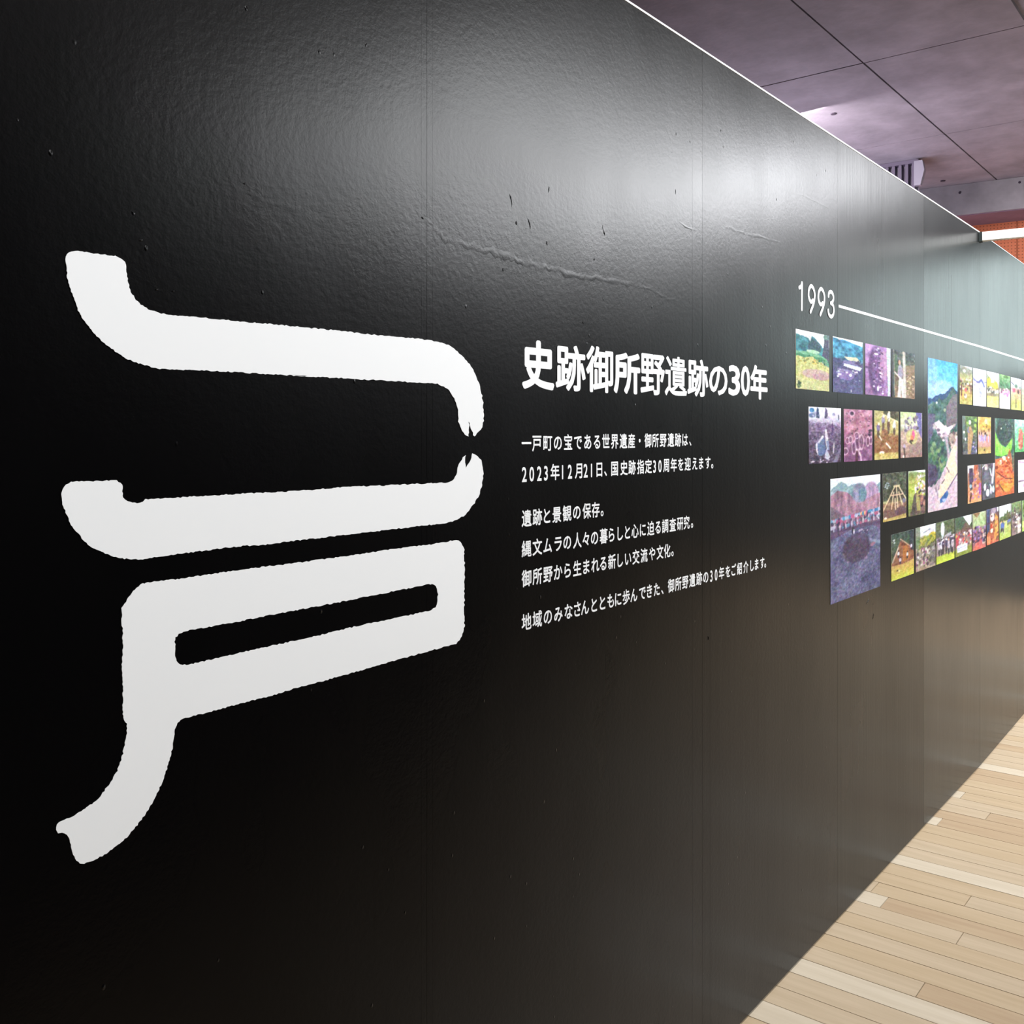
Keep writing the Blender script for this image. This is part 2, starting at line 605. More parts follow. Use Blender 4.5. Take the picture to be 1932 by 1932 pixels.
stroke3 = (px44([(655, 1262), (700, 1190), (750, 1120), (830, 1058), (1100, 1022), (1500, 965)], *C_)
           + px44([(0, 478), (200, 455), (620, 397), (1050, 335), (1400, 290), (1560, 262), (1600, 262), (1635, 300), (1648, 360),
                   (1648, 700), (1646, 1000), (1620, 1070), (1580, 1115), (1400, 1165), (1050, 1262), (800, 1335), (450, 1432),
                   (200, 1500), (40, 1550)], *D_)
           + px44([(1932, 580), (1740, 630), (1500, 695), (1320, 742), (1240, 775), (1200, 850), (1195, 940), (1175, 1050), (1150, 1150),
                   (1110, 1270), (1075, 1360), (1030, 1450), (950, 1600), (860, 1720), (780, 1815), (700, 1893), (560, 1990), (440, 2050),
                   (340, 2070), (285, 2010), (255, 1900), (240, 1840), (220, 1810), (175, 1790), (140, 1797), (122, 1765), (130, 1715),
                   (165, 1685), (280, 1635), (400, 1560), (480, 1505), (560, 1410), (620, 1325), (670, 1245), (700, 1170), (725, 1090),
                   (738, 1030), (755, 930), (768, 860), (765, 800), (735, 740), (728, 500), (722, 300), (727, 150)], *E_)
           + px44([(662, 1490), (655, 1350)], *C_))
hole3 = (px44([(1095, 1560), (1100, 1505), (1165, 1455), (1300, 1430), (1600, 1375)], *C_)
         + px44([(0, 888), (250, 840), (650, 765), (950, 705), (1200, 655), (1380, 622), (1412, 640), (1427, 690), (1425, 770), (1410, 815),
                 (1350, 845), (1050, 910), (700, 985), (350, 1070), (0, 1145)], *D_)
         + px44([(1600, 1640), (1250, 1720), (1160, 1732), (1115, 1715), (1097, 1660)], *C_))


def rough_outline(pts, jit=1.2, step=4.5, seed=1):
    """smooth closed line through the points, then the torn edge of a brush"""
    rr = random.Random(seed)
    n = len(pts)
    out = []
    for i in range(n):
        p0, p1, p2, p3 = (Vector(pts[(i + k - 1) % n]) for k in range(4))
        d = (p2 - p1).length
        m = max(1, int(d / step))
        c1 = min(1.0, d / max(1e-3, (p1 - p0).length))
        c2 = min(1.0, d / max(1e-3, (p3 - p2).length))
        t1 = (p2 - p1) * 0.5 + (p1 - p0) * 0.5 * c1
        t2 = (p3 - p2) * 0.5 * c2 + (p2 - p1) * 0.5
        # keep sharp corners sharp
        if (p2 - p1).normalized().dot((p1 - p0).normalized()) < 0.2:
            t1 = (p2 - p1) * 0.6
        if (p3 - p2).normalized().dot((p2 - p1).normalized()) < 0.2:
            t2 = (p2 - p1) * 0.6
        for k in range(m):
            t = k / m
            q = (p1 * (2 * t ** 3 - 3 * t * t + 1) + t1 * (t ** 3 - 2 * t * t + t)
                 + p2 * (-2 * t ** 3 + 3 * t * t) + t2 * (t ** 3 - t * t))
            if d > 12:
                nn = Vector((-(p2 - p1).y, (p2 - p1).x)).normalized()
                q = q + nn * (rr.random() - 0.5) * jit
            out.append(q)
    return out


def cut_sheet(name, loops, thick, proud, mat, parent):
    """flat vinyl cut to closed outlines given on the wall as (s, z)"""
    cu = bpy.data.curves.new(name, 'CURVE')
    cu.dimensions = '2D'
    cu.fill_mode = 'BOTH'
    cu.extrude = thick / 2
    for lp in loops:
        sp = cu.splines.new('POLY')
        sp.points.add(len(lp) - 1)
        for i, (a, b) in enumerate(lp):
            sp.points[i].co = (a, b, 0, 1)
        sp.use_cyclic_u = True
    tmp = bpy.data.objects.new(name, cu)
    COL.objects.link(tmp)
    dg = bpy.context.evaluated_depsgraph_get()
    dg.update()
    me = bpy.data.meshes.new_from_object(tmp.evaluated_get(dg))
    bpy.data.objects.remove(tmp)
    bpy.data.curves.remove(cu)
    for v in me.vertices:
        v.co = onwall(v.co.x, v.co.y, proud + thick / 2 + v.co.z)
    me.name = name
    me.materials.clear()
    me.materials.append(mat)
    o = bpy.data.objects.new(name, me)
    COL.objects.link(o)
    o.parent = parent
    return o


big = empty('brush_character', (0, 0, 0))
tag(big, 'huge white brush-written character for door, printed on the near end of the black wall', 'lettering')
for k, loops in enumerate(([stroke1], [stroke2], [stroke3, hole3])):
    L = []
    for j, lp in enumerate(loops):
        L.append([sz(a, b) for a, b in rough_outline(lp, 2.4, 4.0, k * 7 + j)])
    cut_sheet('brush_stroke', L, 0.0004, 0.0006, M_WHITE, big)

# ------------------------------------------------------------------ lettering
GL = {}


def glyph(ch, bold):
    key = (ch, bold)
    if key in GL:
        return GL[key]
    cu = bpy.data.curves.new('glyph', 'FONT')
    cu.body = ch
    cu.size = 1.0
    cu.resolution_u = 3
    tmp = bpy.data.objects.new('glyph', cu)
    COL.objects.link(tmp)
    dg = bpy.context.evaluated_depsgraph_get()
    dg.update()
    me = bpy.data.meshes.new_from_object(tmp.evaluated_get(dg))
    V = np.array([v.co[:2] for v in me.vertices])
    P = [tuple(p.vertices) for p in me.polygons]
    bpy.data.objects.remove(tmp)
    bpy.data.curves.remove(cu)
    bpy.data.meshes.remove(me)
    # embolden evenly: the same outline laid down again around a small circle
    allV, allP = [], []
    offs = [(0, 0)] + [(bold * math.cos(a * math.pi / 4), bold * math.sin(a * math.pi / 4)) for a in range(8)]
    for i, (dx, dy) in enumerate(offs):
        n = len(V) * i
        allV += [(x + dx, y + dy, i) for x, y in V]
        allP += [tuple(q + n for q in p) for p in P]
    a = np.array(allV)
    GL[key] = (a, allP, a[:, 0].min(), a[:, 0].max(), a[:, 1].min(), a[:, 1].max())
    return GL[key]


def letter(ch, parent, s_of, z_of, bold):
    V, P = glyph(ch, bold)[:2]
    co = [onwall(s_of(x), z_of(y), 0.0004 + 0.00003 * l) for x, y, l in V]
    me = bpy.data.meshes.new('letter')
    me.from_pydata([tuple(c) for c in co], [], P)
    me.update()
    me.materials.append(M_WHITE)
    o = bpy.data.objects.new('letter', me)
    COL.objects.link(o)
    o.parent = parent
    return o


def fit_letter(ch, parent, x0, y0, x1, y1, bold):
    """glyph stretched to the ink box seen at these places of the frame"""
    _, _, a, b, c, d = glyph(ch, bold)
    s0 = sz(x0, 800)[0]
    s1 = sz(x1, 800)[0]
    xm = (x0 + x1) / 2
    zt, zb = sz(xm, y0)[1], sz(xm, y1)[1]
    return letter(ch, parent, lambda x: s0 + (x - a) / (b - a) * (s1 - s0), lambda y: zb + (y - c) / (d - c) * (zt - zb), bold)


head = empty('heading_lettering', (0, 0, 0))
tag(head, 'large bold white Japanese heading 史跡御所野遺跡の30年 above the text lines', 'lettering')
T = [('史', 92, 85, 325, 437), ('跡', 333, 118, 548, 447), ('御', 550, 128, 745, 458), ('所', 748, 170, 938, 468),
     ('野', 940, 183, 1113, 475), ('遺', 1113, 200, 1272, 482), ('跡', 1275, 218, 1425, 487), ('の', 1430, 267, 1562, 477),
     ('3', 1568, 262, 1652, 480), ('0', 1657, 265, 1722, 483), ('年', 1725, 262, 1848, 507)]
for ch, a, b, c, d in T:
    bo = {'史': 0.036, '所': 0.032, '年': 0.032, 'の': 0.026, '遺': 0.017, '野': 0.022, '御': 0.024}.get(ch, 0.026)
    fit_letter(ch, head, 960 + a / 3.788, 620 + b / 3.788, 960 + c / 3.788, 620 + d / 3.788, bo)

TEXT = [
    ('一戸町の宝である世界遺産・御所野遺跡は、',
     [90, 165, 245, 320, 393, 465, 537, 605, 665, 728, 790, 850, 927, 968, 1022, 1078, 1133, 1185, 1238, 1288],
     (1000, 836.8, 1285, 830.2), 'first text line under the heading, opening 一戸町の宝'),
    ('2023年12月21日、国史跡指定30周年を迎えます。',
     [92, 145, 200, 250, 297, 378, 420, 471, 533, 585, 625, 680, 730, 795, 853, 915, 972, 1030, 1067, 1102, 1155, 1208, 1255, 1310, 1358, 1403, 1445],
     (989, 894.7, 1333.5, 873.6), 'second text line, the one with the date 2023年12月21日'),
    ('遺跡と景観の保存。', [90, 168, 248, 310, 383, 457, 525, 590, 655], (992, 978.6, 1124.2, 962.2),
     'short third text line reading 遺跡と景観の保存'),
    ('縄文ムラの人々の暮らしと心に迫る調査研究。',
     [90, 168, 245, 325, 388, 458, 525, 585, 648, 712, 775, 828, 875, 935, 988, 1045, 1093, 1147, 1200, 1248, 1300],
     (992, 1036, 1295, 986.3), 'fourth text line, opening 縄文ムラの人々'),
    ('御所野から生まれる新しい交流や文化。',
     [90, 168, 245, 320, 395, 458, 530, 588, 650, 708, 775, 828, 882, 940, 1000, 1055, 1107, 1160],
     (992, 1091.8, 1257.8, 1039.8), 'fifth text line, opening 御所野から生まれる'),
    ('地域のみなさんとともに歩んできた、御所野遺跡の30年をご紹介します。',
     [90, 168, 248, 322, 397, 465, 515, 588, 648, 703, 757, 812, 868, 930, 985, 1035, 1088, 1135, 1187, 1238, 1288, 1338, 1388,
      1438, 1470, 1500, 1548, 1590, 1630, 1675, 1725, 1757, 1795, 1825],
     (992, 1174, 1435.2, 1063), 'lowest and longest text line, opening 地域のみなさん'),
]
EM = 0.0328
for txt, lefts, (xa, ya, xb, yb), lab in TEXT:
    ln = empty('text_line', (0, 0, 0))
    tag(ln, 'small white Japanese ' + lab, 'lettering', 'white text lines under the heading')
    for ch, l in zip(txt, lefts):
        V, P, a, b, c, d = glyph(ch, 0.020)
        x0 = 960 + l / 3.788
        s0 = sz(x0, 800)[0]
        yc = ya + (x0 + 8 - xa) * (yb - ya) / (xb - xa)
        z0 = sz(x0 + 8, yc)[1]
        k = 1.16 if ch in '0123456789' else 1.0
        letter(ch, ln, lambda x: s0 + (x - a) * EM * 0.94, lambda y: z0 + (y - 0.36) * EM * k, 0.020)


# year figures drawn as round-ended strokes
def strokes(name, parent, lines, w):
    """each line a list of frame points; swept into a flat round-ended band of wall width w"""
    V, Fc = [], []
    lay = 0
    for ln in lines:
        pts = [Vector(sz(a, b)) for a, b in ln]
        for i in range(len(pts)):
            lay += 1
            c = pts[i]
            n0 = len(V)
            for a in range(12):
                V.append(onwall(c.x + w / 2 * math.cos(a * math.pi / 6), c.y + w / 2 * math.sin(a * math.pi / 6), 0.0004 + 0.00001 * lay))
            Fc.append(tuple(range(n0, n0 + 12)))
            if i + 1 < len(pts):
                lay += 1
                d = (pts[i + 1] - c)
                nn = Vector((-d.y, d.x)).normalized() * w / 2
                n0 = len(V)
                for p in (c - nn, pts[i + 1] - nn, pts[i + 1] + nn, c + nn):
                    V.append(onwall(p.x, p.y, 0.0004 + 0.00001 * lay))
                Fc.append((n0, n0 + 1, n0 + 2, n0 + 3))
    return mesh_obj(name, V, Fc, M_WHITE, parent)


def Y_(c):
    return [(1490 + a / 14.86, 520 + b / 14.86) for a, b in c]


def sm(pts, k=4):
    out = []
    for i in range(len(pts) - 1):
        p0 = Vector(pts[max(0, i - 1)])
        p1, p2 = Vector(pts[i]), Vector(pts[i + 1])
        p3 = Vector(pts[min(len(pts) - 1, i + 2)])
        for j in range(k):
            t = j / k
            out.append(tuple(0.5 * ((2 * p1) + (p2 - p0) * t + (2 * p0 - 5 * p1 + 4 * p2 - p3) * t * t + (3 * p1 - p0 - 3 * p2 + p3) * t ** 3)))
    return out + [tuple(pts[-1])]


yr = empty('year_lettering', (0, 0, 0))
tag(yr, 'white rounded figures 1993 at the start of the white timeline', 'lettering')
W9 = 0.0115
strokes('numeral', yr, [Y_(sm([(265, 335), (300, 320), (325, 270), (338, 210)])), Y_([(338, 225), (334, 940)])], W9)
for dx, dy in ((0, 0), (274, 78)):
    strokes('numeral', yr, [Y_(sm([(x + dx, y + dy) for x, y in ((648, 690), (600, 735), (555, 680), (528, 590), (522, 500), (535, 380), (590, 290),
                                                               (650, 350), (685, 470), (690, 580), (668, 740), (625, 880), (572, 1015))]))], W9)
strokes('numeral', yr, [Y_(sm([(1085, 570), (1095, 490), (1140, 452), (1190, 490), (1218, 590), (1212, 690), (1170, 765), (1142, 772)])),
                        Y_(sm([(1142, 772), (1190, 805), (1222, 900), (1225, 1010), (1200, 1110), (1155, 1150), (1105, 1120), (1075, 1050), (1065, 975)]))], W9)

tl = empty('timeline_stripe', (0, 0, 0))
tag(tl, 'thin white timeline stripe running right from the figures 1993 along the wall', 'stripe')
_, zt = sz(1582, 574.9)
_, zb = sz(1582, 579.9)
s0 = sz(1582, 577)[0]
wall_box('stripe_length', s0, BEND_X, zb, zt, 0.0008, 0.0001, M_WHITE, tl)
wall_box('stripe_length', BEND_X, 8.2, zb, zt, 0.0008, 0.0001, M_WHITE, tl)

# ------------------------------------------------------------------ photo prints
M_PRINT = NT('printed_picture')
at = M_PRINT.n('ShaderNodeAttribute', attribute_name='Col')
M_PRINT.l(at.outputs['Color'], M_PRINT.b.inputs['Base Color'])
M_PRINT.set(Roughness=0.5, IOR=1.22)
M_PRINT = M_PRINT.m


def vnoise(h, w, cy, cx, rg):
    g = rg.random((cy + 2, cx + 2))
    y = np.linspace(0, cy, h)[:, None]
    x = np.linspace(0, cx, w)[None, :]
    yi, xi = y.astype(int), x.astype(int)
    fy, fx = y - yi, x - xi
    fy, fx = fy * fy * (3 - 2 * fy), fx * fx * (3 - 2 * fx)
    a = g[yi, xi] * (1 - fx) + g[yi, xi + 1] * fx
    b = g[yi + 1, xi] * (1 - fx) + g[yi + 1, xi + 1] * fx
    return a * (1 - fy) + b * fy


class Pic:
    """the flat print of one photograph, colour by colour; u runs right, v down, both 0..1"""

    def __init__(self, w, h, seed):
        self.w, self.h = w, h
        self.r = np.random.default_rng(seed)
        self.a = np.zeros((h, w, 3))
        self.v, self.u = np.meshgrid(np.linspace(0, 1, h), np.linspace(0, 1, w), indexing='ij')

    def grad(self, *st):
        vs = [s[0] for s in st]
        for c in range(3):
            self.a[..., c] = np.interp(self.v, vs, [s[1][c] for s in st])
        return self

    def put(self, m, c, soft=1.0):
        m = np.clip(m, 0, 1)[..., None] * soft
        self.a = self.a * (1 - m) + np.array(c, float) * m
        return self

    def below(self, pts, c, rough=0.0, n=8, to=None, soft=1.0):
        """everything under a skyline"""
        e = np.interp(self.u[0], [p[0] for p in pts], [p[1] for p in pts])
        if rough:
            e = e + (vnoise(1, self.w, 1, n, self.r)[0] - 0.5) * rough + (vnoise(1, self.w, 1, n * 3, self.r)[0] - 0.5) * rough * 0.5
        m = (self.v > e[None, :]).astype(float)
        if to is not None:
            m = m * (self.v < to)
        return self.put(m, c, soft)

    def poly(self, pts, c, soft=1.0):
        ins = np.zeros((self.h, self.w), bool)
        n = len(pts)
        for i in range(n):
            (x0, y0), (x1, y1) = pts[i], pts[(i + 1) % n]
            if y0 == y1:
                continue
            cnd = ((y0 > self.v) != (y1 > self.v)) & (self.u < (x1 - x0) * (self.v - y0) / (y1 - y0) + x0)
            ins ^= cnd
        return self.put(ins.astype(float), c, soft)

    def ell(self, cx, cy, rx, ry, c, soft=1.0, ring=None):
        d = np.sqrt(((self.u - cx) / rx) ** 2 + ((self.v - cy) / ry) ** 2)
        if ring:
            m = np.clip(1 - np.abs(d - 1) / ring, 0, 1)
        else:
            m = np.clip((1.12 - d) / 0.2, 0, 1)
        return self.put(m, c, soft)

    def line(self, pts, w, c, soft=1.0):
        m = np.zeros((self.h, self.w))
        asp = self.h / self.w * 0.75
        for (x0, y0), (x1, y1) in zip(pts[:-1], pts[1:]):
            ax, ay = x1 - x0, (y1 - y0) * asp
            t = np.clip(((self.u - x0) * ax + (self.v - y0) * asp * ay) / max(1e-6, ax * ax + ay * ay), 0, 1)
            d = np.hypot(self.u - x0 - t * ax, (self.v - y0) * asp - t * ay)
            m = np.maximum(m, np.clip(1.4 - d / w, 0, 1))
        return self.put(m, c, soft)

    def tex(self, amp, cy, cx, v0=0.0, v1=1.0, u0=0.0, u1=1.0, tint=(1, 1, 1)):
        n = vnoise(self.h, self.w, cy, cx, self.r) + 0.6 * vnoise(self.h, self.w, cy * 2, cx * 2, self.r) - 0.8
        m = ((self.v >= v0) & (self.v <= v1) & (self.u >= u0) & (self.u <= u1)).astype(float)
        self.a = self.a + (n * m * amp)[..., None] * np.array(tint)
        return self

    def dots(self, n, u0, u1, v0, v1, cols, rx, ry, soft=0.9):
        for _ in range(n):
            c = cols[self.r.integers(len(cols))]
            k = 0.6 + 0.8 * self.r.random()
            self.ell(u0 + (u1 - u0) * self.r.random(), v0 + (v1 - v0) * self.r.random(), rx * k, ry * k, c, soft)
        return self

    def crowd(self, n, u0, u1, v0, v1, cols, legs=(50, 45, 55), slope=0.0, hgt=None):
        """a row of small standing figures, head, shirt and legs"""
        H = hgt or (v1 - v0)
        W = (u1 - u0) / n * 0.55
        for i in range(n):
            u = u0 + (u1 - u0) * (i + 0.5 + 0.5 * (self.r.random() - 0.5)) / n
            o = slope * (u - u0) + (self.r.random() - 0.5) * (v1 - v0) * 0.15
            t = v0 + o
            self.ell(u, t + H * 0.78, W * 0.7, H * 0.24, legs, 0.85)
            self.ell(u, t + H * 0.42, W, H * 0.24, cols[self.r.integers(len(cols))])
            self.ell(u, t + H * 0.12, W * 0.6, H * 0.10, (205, 160, 130) if self.r.random() < 0.5 else (60, 45, 45))
        return self

    def trees(self, n, v0, v1, cols, rx, ry, u0=0.0, u1=1.0):
        return self.dots(n, u0, u1, v0, v1, cols, rx, ry, 0.75)


prints = []


def photo(corners, label, paint, group='photo prints on the black wall'):
    """corners in the frame: left x, right x, top-left y, bottom-left y, top-right y, bottom-right y"""
    xl, xr, tl_, bl, tr, br = corners
    seg = 2 if (xl + xr) / 2 > 1849 else 1
    a0, a1 = sz(xl, tl_, seg), sz(xl, bl, seg)
    b0, b1 = sz(xr, tr, seg), sz(xr, br, seg)
    s0, s1 = a0[0], b0[0]
    zt_, zb_ = (a0[1] + b0[1]) / 2, (a1[1] + b1[1]) / 2
    w = int(min(170, max(26, (xr - xl) * 1.5)))
    h = int(min(330, max(60, (bl - tl_) * 1.35)))
    pc = Pic(w, h, len(prints) + 11)
    paint(pc)
    a_ = pc.a
    for ax in (0, 1):                                  # soften, then the fine uneven detail of a photograph
        a_ = (np.roll(a_, 1, ax) + 2 * a_ + np.roll(a_, -1, ax)) / 4
    e_ = np.where(np.indices((h, w)).min(0) < 1, 1, 0)[..., None]
    a_ = np.where(e_ | e_[::-1, ::-1], pc.a, a_)
    loc = a_.std() * 0.35 + 6
    fine = vnoise(h, w, h // 2, w // 2, pc.r) + 0.9 * vnoise(h, w, h // 4, w // 4, pc.r) + 0.6 * vnoise(h, w, h // 10 + 1, w // 8 + 1, pc.r) - 1.25
    pc.a = a_ + (fine * loc * 1.05)[..., None] + (np.stack([vnoise(h, w, h // 5, w // 4, pc.r) for _ in range(3)], -1) - 0.5) * 22
    gm = pc.a.mean(-1, keepdims=True)
    A = np.clip(gm + (pc.a - gm) * 0.90, 4, 252) / 255.0
    A = np.where(A <= 0.04045, A / 12.92, ((A + 0.055) / 1.055) ** 2.4) * 0.77
    nx, ny = w, h
    S_, Z_ = np.meshgrid(np.linspace(s0, s1, nx), np.linspace(zt_, zb_, ny))
    pr = 0.0012
    if seg == 2:
        tx, ty, nx_, ny_ = math.cos(BEND), math.sin(BEND), math.sin(BEND), -math.cos(BEND)
    else:
        tx, ty, nx_, ny_ = 1, 0, 0, -1
    q = S_ - (BEND_X if seg == 2 else 0)
    X = (BEND_X if seg == 2 else 0) + q * tx + pr * nx_
    Yc = q * ty + pr * ny_
    V = np.stack([X, Yc, Z_], -1).reshape(-1, 3)
    # rim vertices at the back of the sheet, one per corner
    rim = []
    for s_, z_ in ((s0, zt_), (s1, zt_), (s1, zb_), (s0, zb_)):
        qq = s_ - (BEND_X if seg == 2 else 0)
        rim.append(((BEND_X if seg == 2 else 0) + qq * tx + 0.0001 * nx_, qq * ty + 0.0001 * ny_, z_))
    V = np.vstack([V, rim])
    I = np.arange(nx * ny).reshape(ny, nx)
    Q = np.stack([I[1:, :-1], I[1:, 1:], I[:-1, 1:], I[:-1, :-1]], -1).reshape(-1, 4)
    n = nx * ny
    c0, c1, c2, c3 = I[0, 0], I[0, -1], I[-1, -1], I[-1, 0]
    side = np.array([[c0, c1, n + 1, n], [c1, c2, n + 2, n + 1], [c2, c3, n + 3, n + 2], [c3, c0, n, n + 3]])
    Q = np.vstack([Q, side])
    me = bpy.data.meshes.new('photo_print')
    me.vertices.add(len(V))
    me.vertices.foreach_set('co', V.ravel())
    me.loops.add(len(Q) * 4)
    me.loops.foreach_set('vertex_index', Q.ravel().astype(np.int32))
    me.polygons.add(len(Q))
    me.polygons.foreach_set('loop_start', np.arange(0, len(Q) * 4, 4, dtype=np.int32))
    me.update(calc_edges=True)
    at_ = me.color_attributes.new('Col', 'FLOAT_COLOR', 'POINT')
    C = np.ones((len(V), 4))
    C[:n, :3] = A.reshape(-1, 3)
    C[n:, :3] = 0.5
    at_.data.foreach_set('color', C.ravel().astype(np.float32))
    me.materials.append(M_PRINT)
    o = bpy.data.objects.new('photo_print', me)
    COL.objects.link(o)
    tag(o, label, 'photo', group)
    prints.append(o)
    return o


G_ = [(60, 90, 50), (95, 125, 55), (130, 150, 70), (40, 60, 45)]
SH = [(225, 220, 225), (170, 160, 185), (200, 90, 120), (120, 110, 150), (235, 225, 200)]

# ---- top row, left of the seam


def p_field(p):
    p.grad((0, (250, 250, 255)), (0.2, (225, 245, 255)), (1, (215, 215, 175)))
    p.below([(0, .09), (.2, .09), (.35, .12), (.42, .2), (.46, .08), (.6, .1), (.72, .2), (.8, .25), (1, .2)], (45, 125, 135), .03)
    p.tex(70, 14, 8, .08, .4, tint=(.6, 1, 1))
    p.ell(.55, .26, .2, .12, (50, 75, 90), .8)
    p.below([(0, .36), (.5, .34), (.7, .38), (1, .45)], (110, 180, 140), .01)
    p.ell(.5, .335, .2, .03, (175, 215, 180))
    p.below([(0, .40), (.8, .42), (1, .5)], (60, 140, 95), .02)
    p.below([(0, .445), (.5, .44), (1, .58)], (205, 205, 130), .03)
    p.dots(26, .05, .75, .46, .55, [(225, 200, 90), (120, 130, 60), (150, 150, 80)], .03, .012)
    p.tex(40, 40, 26, .45, 1)
    p.ell(.6, .72, .42, .085, (205, 170, 165), .95)
    p.ell(.75, .76, .25, .06, (190, 150, 155), .7)
    p.below([(0, .82), (.4, .84), (1, .83)], (205, 205, 150), .02, soft=.6)
    p.poly([(.84, 0), (1, 0), (1, .5), (.9, .42), (.78, .38), (.84, .15)], (75, 75, 100))
    p.ell(.92, .04, .1, .05, (90, 130, 125))
    p.dots(8, .8, 1, .44, .56, [(50, 80, 70), (120, 160, 140)], .03, .02)
    p.dots(14, .03, .14, .83, .97, [(55, 80, 60), (110, 130, 80)], .03, .02)
    p.tex(25, 70, 40)


photo((1500.8, 1563.6, 621.1, 733.5, 632.9, 738), 'photo print of a pale green field under wooded hills, below 1993', p_field)


def p_dig(p):
    p.grad((0, (60, 150, 195)), (.35, (50, 130, 160)), (.45, (75, 70, 120)), (1, (85, 85, 130)))
    p.below([(0, -1), (1, -1)], (250, 253, 255), to=.02)
    p.poly([(0, 0), (1, 0), (1, .09), (.8, .07), (.6, .05), (.45, .03), (.3, .02), (.2, .04), (.1, .01), (0, .02)], (250, 252, 255))
    p.tex(90, 16, 9, .02, .4, tint=(.7, 1, 1))
    p.poly([(0, .38), (.25, .37), (.3, .5), (.3, .65), (0, .6)], (70, 75, 120))
    p.poly([(.35, .33), (.8, .31), (.9, .38), (.75, .42), (.45, .37)], (215, 215, 180))
    p.poly([(.35, .40), (.75, .38), (.98, .47), (.9, .52), (.3, .47)], (120, 110, 160))
    p.poly([(.72, .42), (.85, .36), (.98, .5)], (75, 60, 110))
    p.poly([(.36, .455), (.7, .47), (.98, .49), (.9, .56), (.6, .53), (.34, .50)], (225, 245, 250))
    p.ell(.42, .66, .28, .1, (150, 120, 185), .8)
    p.dots(30, .12, .95, .55, .63, [(235, 230, 245), (150, 150, 190), (100, 80, 140)], .03, .012)
    p.dots(5, .15, .28, .66, .71, [(245, 240, 250)], .03, .015)
    p.ell(.58, .66, .05, .025, (250, 245, 250))
    p.dots(14, .3, .9, .72, .8, [(160, 165, 200), (110, 110, 160)], .025, .01)
    p.ell(.6, .95, .015, .03, (220, 210, 220))
    p.tex(22, 60, 30)


photo((1570.6, 1627, 634.9, 739.6, 646, 744.4), 'blue-violet photo print of an excavated site before trees, second in the top row', p_dig)


def p_pit(p):
    p.grad((0, (175, 130, 190)), (1, (155, 110, 165)))
    p.tex(45, 10, 6)
    p.ell(.43, .5, .31, .47, (95, 60, 115))
    p.ell(.5, .5, .22, .43, (120, 80, 140), .8)
    p.ell(.72, .38, .16, .3, (195, 145, 185), .7)
    p.line([(0, .46), (.22, .46)], .03, (90, 50, 110))
    p.dots(70, .32, .7, .05, .95, [(235, 215, 240), (60, 35, 80), (170, 130, 190), (150, 110, 170)], .035, .015)
    p.ell(.42, .17, .08, .02, (250, 240, 250))
    p.ell(.49, .86, .04, .05, (252, 245, 252))
    p.ell(.68, .95, .04, .02, (245, 240, 250))
    p.poly([(.83, 0), (1, 0), (.97, 1), (.9, 1)], (200, 230, 215))
    p.tex(18, 40, 8, u0=.85)
    p.tex(25, 60, 24)


photo((1631.9, 1679.6, 648.2, 744.4, 657.3, 748.2), 'purple photo print of an oval pit full of stones with pale scale bar', p_pit)


def p_man(p):
    p.grad((0, (65, 75, 80)), (.35, (85, 95, 75)), (.6, (120, 105, 85)), (1, (150, 120, 95)))
    p.tex(60, 18, 8)
    p.poly([(.55, .3), (1, .25), (1, 1), (.55, 1)], (140, 118, 92))
    p.dots(70, .6, 1, .45, 1, [(205, 180, 150), (110, 85, 65), (165, 135, 105), (90, 80, 60)], .035, .014, .8)
    p.poly([(0, 0), (.05, 0), (.12, 1), (0, 1)], (60, 66, 74))
    p.line([(.06, .0), (.07, .25), (.1, .95)], .015, (190, 200, 170), .7)
    p.poly([(.12, .1), (.2, .1), (.24, .45), (.1, .45)], (65, 105, 75), .7)
    p.line([(.5, .03), (.55, .95)], .065, (205, 200, 190))
    p.poly([(.28, .6), (.48, .6), (.5, .95), (.62, 1), (.42, 1), (.37, .75), (.36, 1), (.22, 1)], (212, 214, 206))
    p.ell(.34, .45, .11, .16, (160, 155, 175))
    p.ell(.31, .25, .05, .05, (215, 165, 135))
    p.line([(.1, .47), (.38, .6)], .025, (235, 225, 205))
    p.tex(20, 60, 24)


photo((1682.8, 1725.4, 659.2, 748.9, 667.6, 753.2), 'photo print of one standing person in white trousers beside a tall pole', p_man)

# ---- second row, left


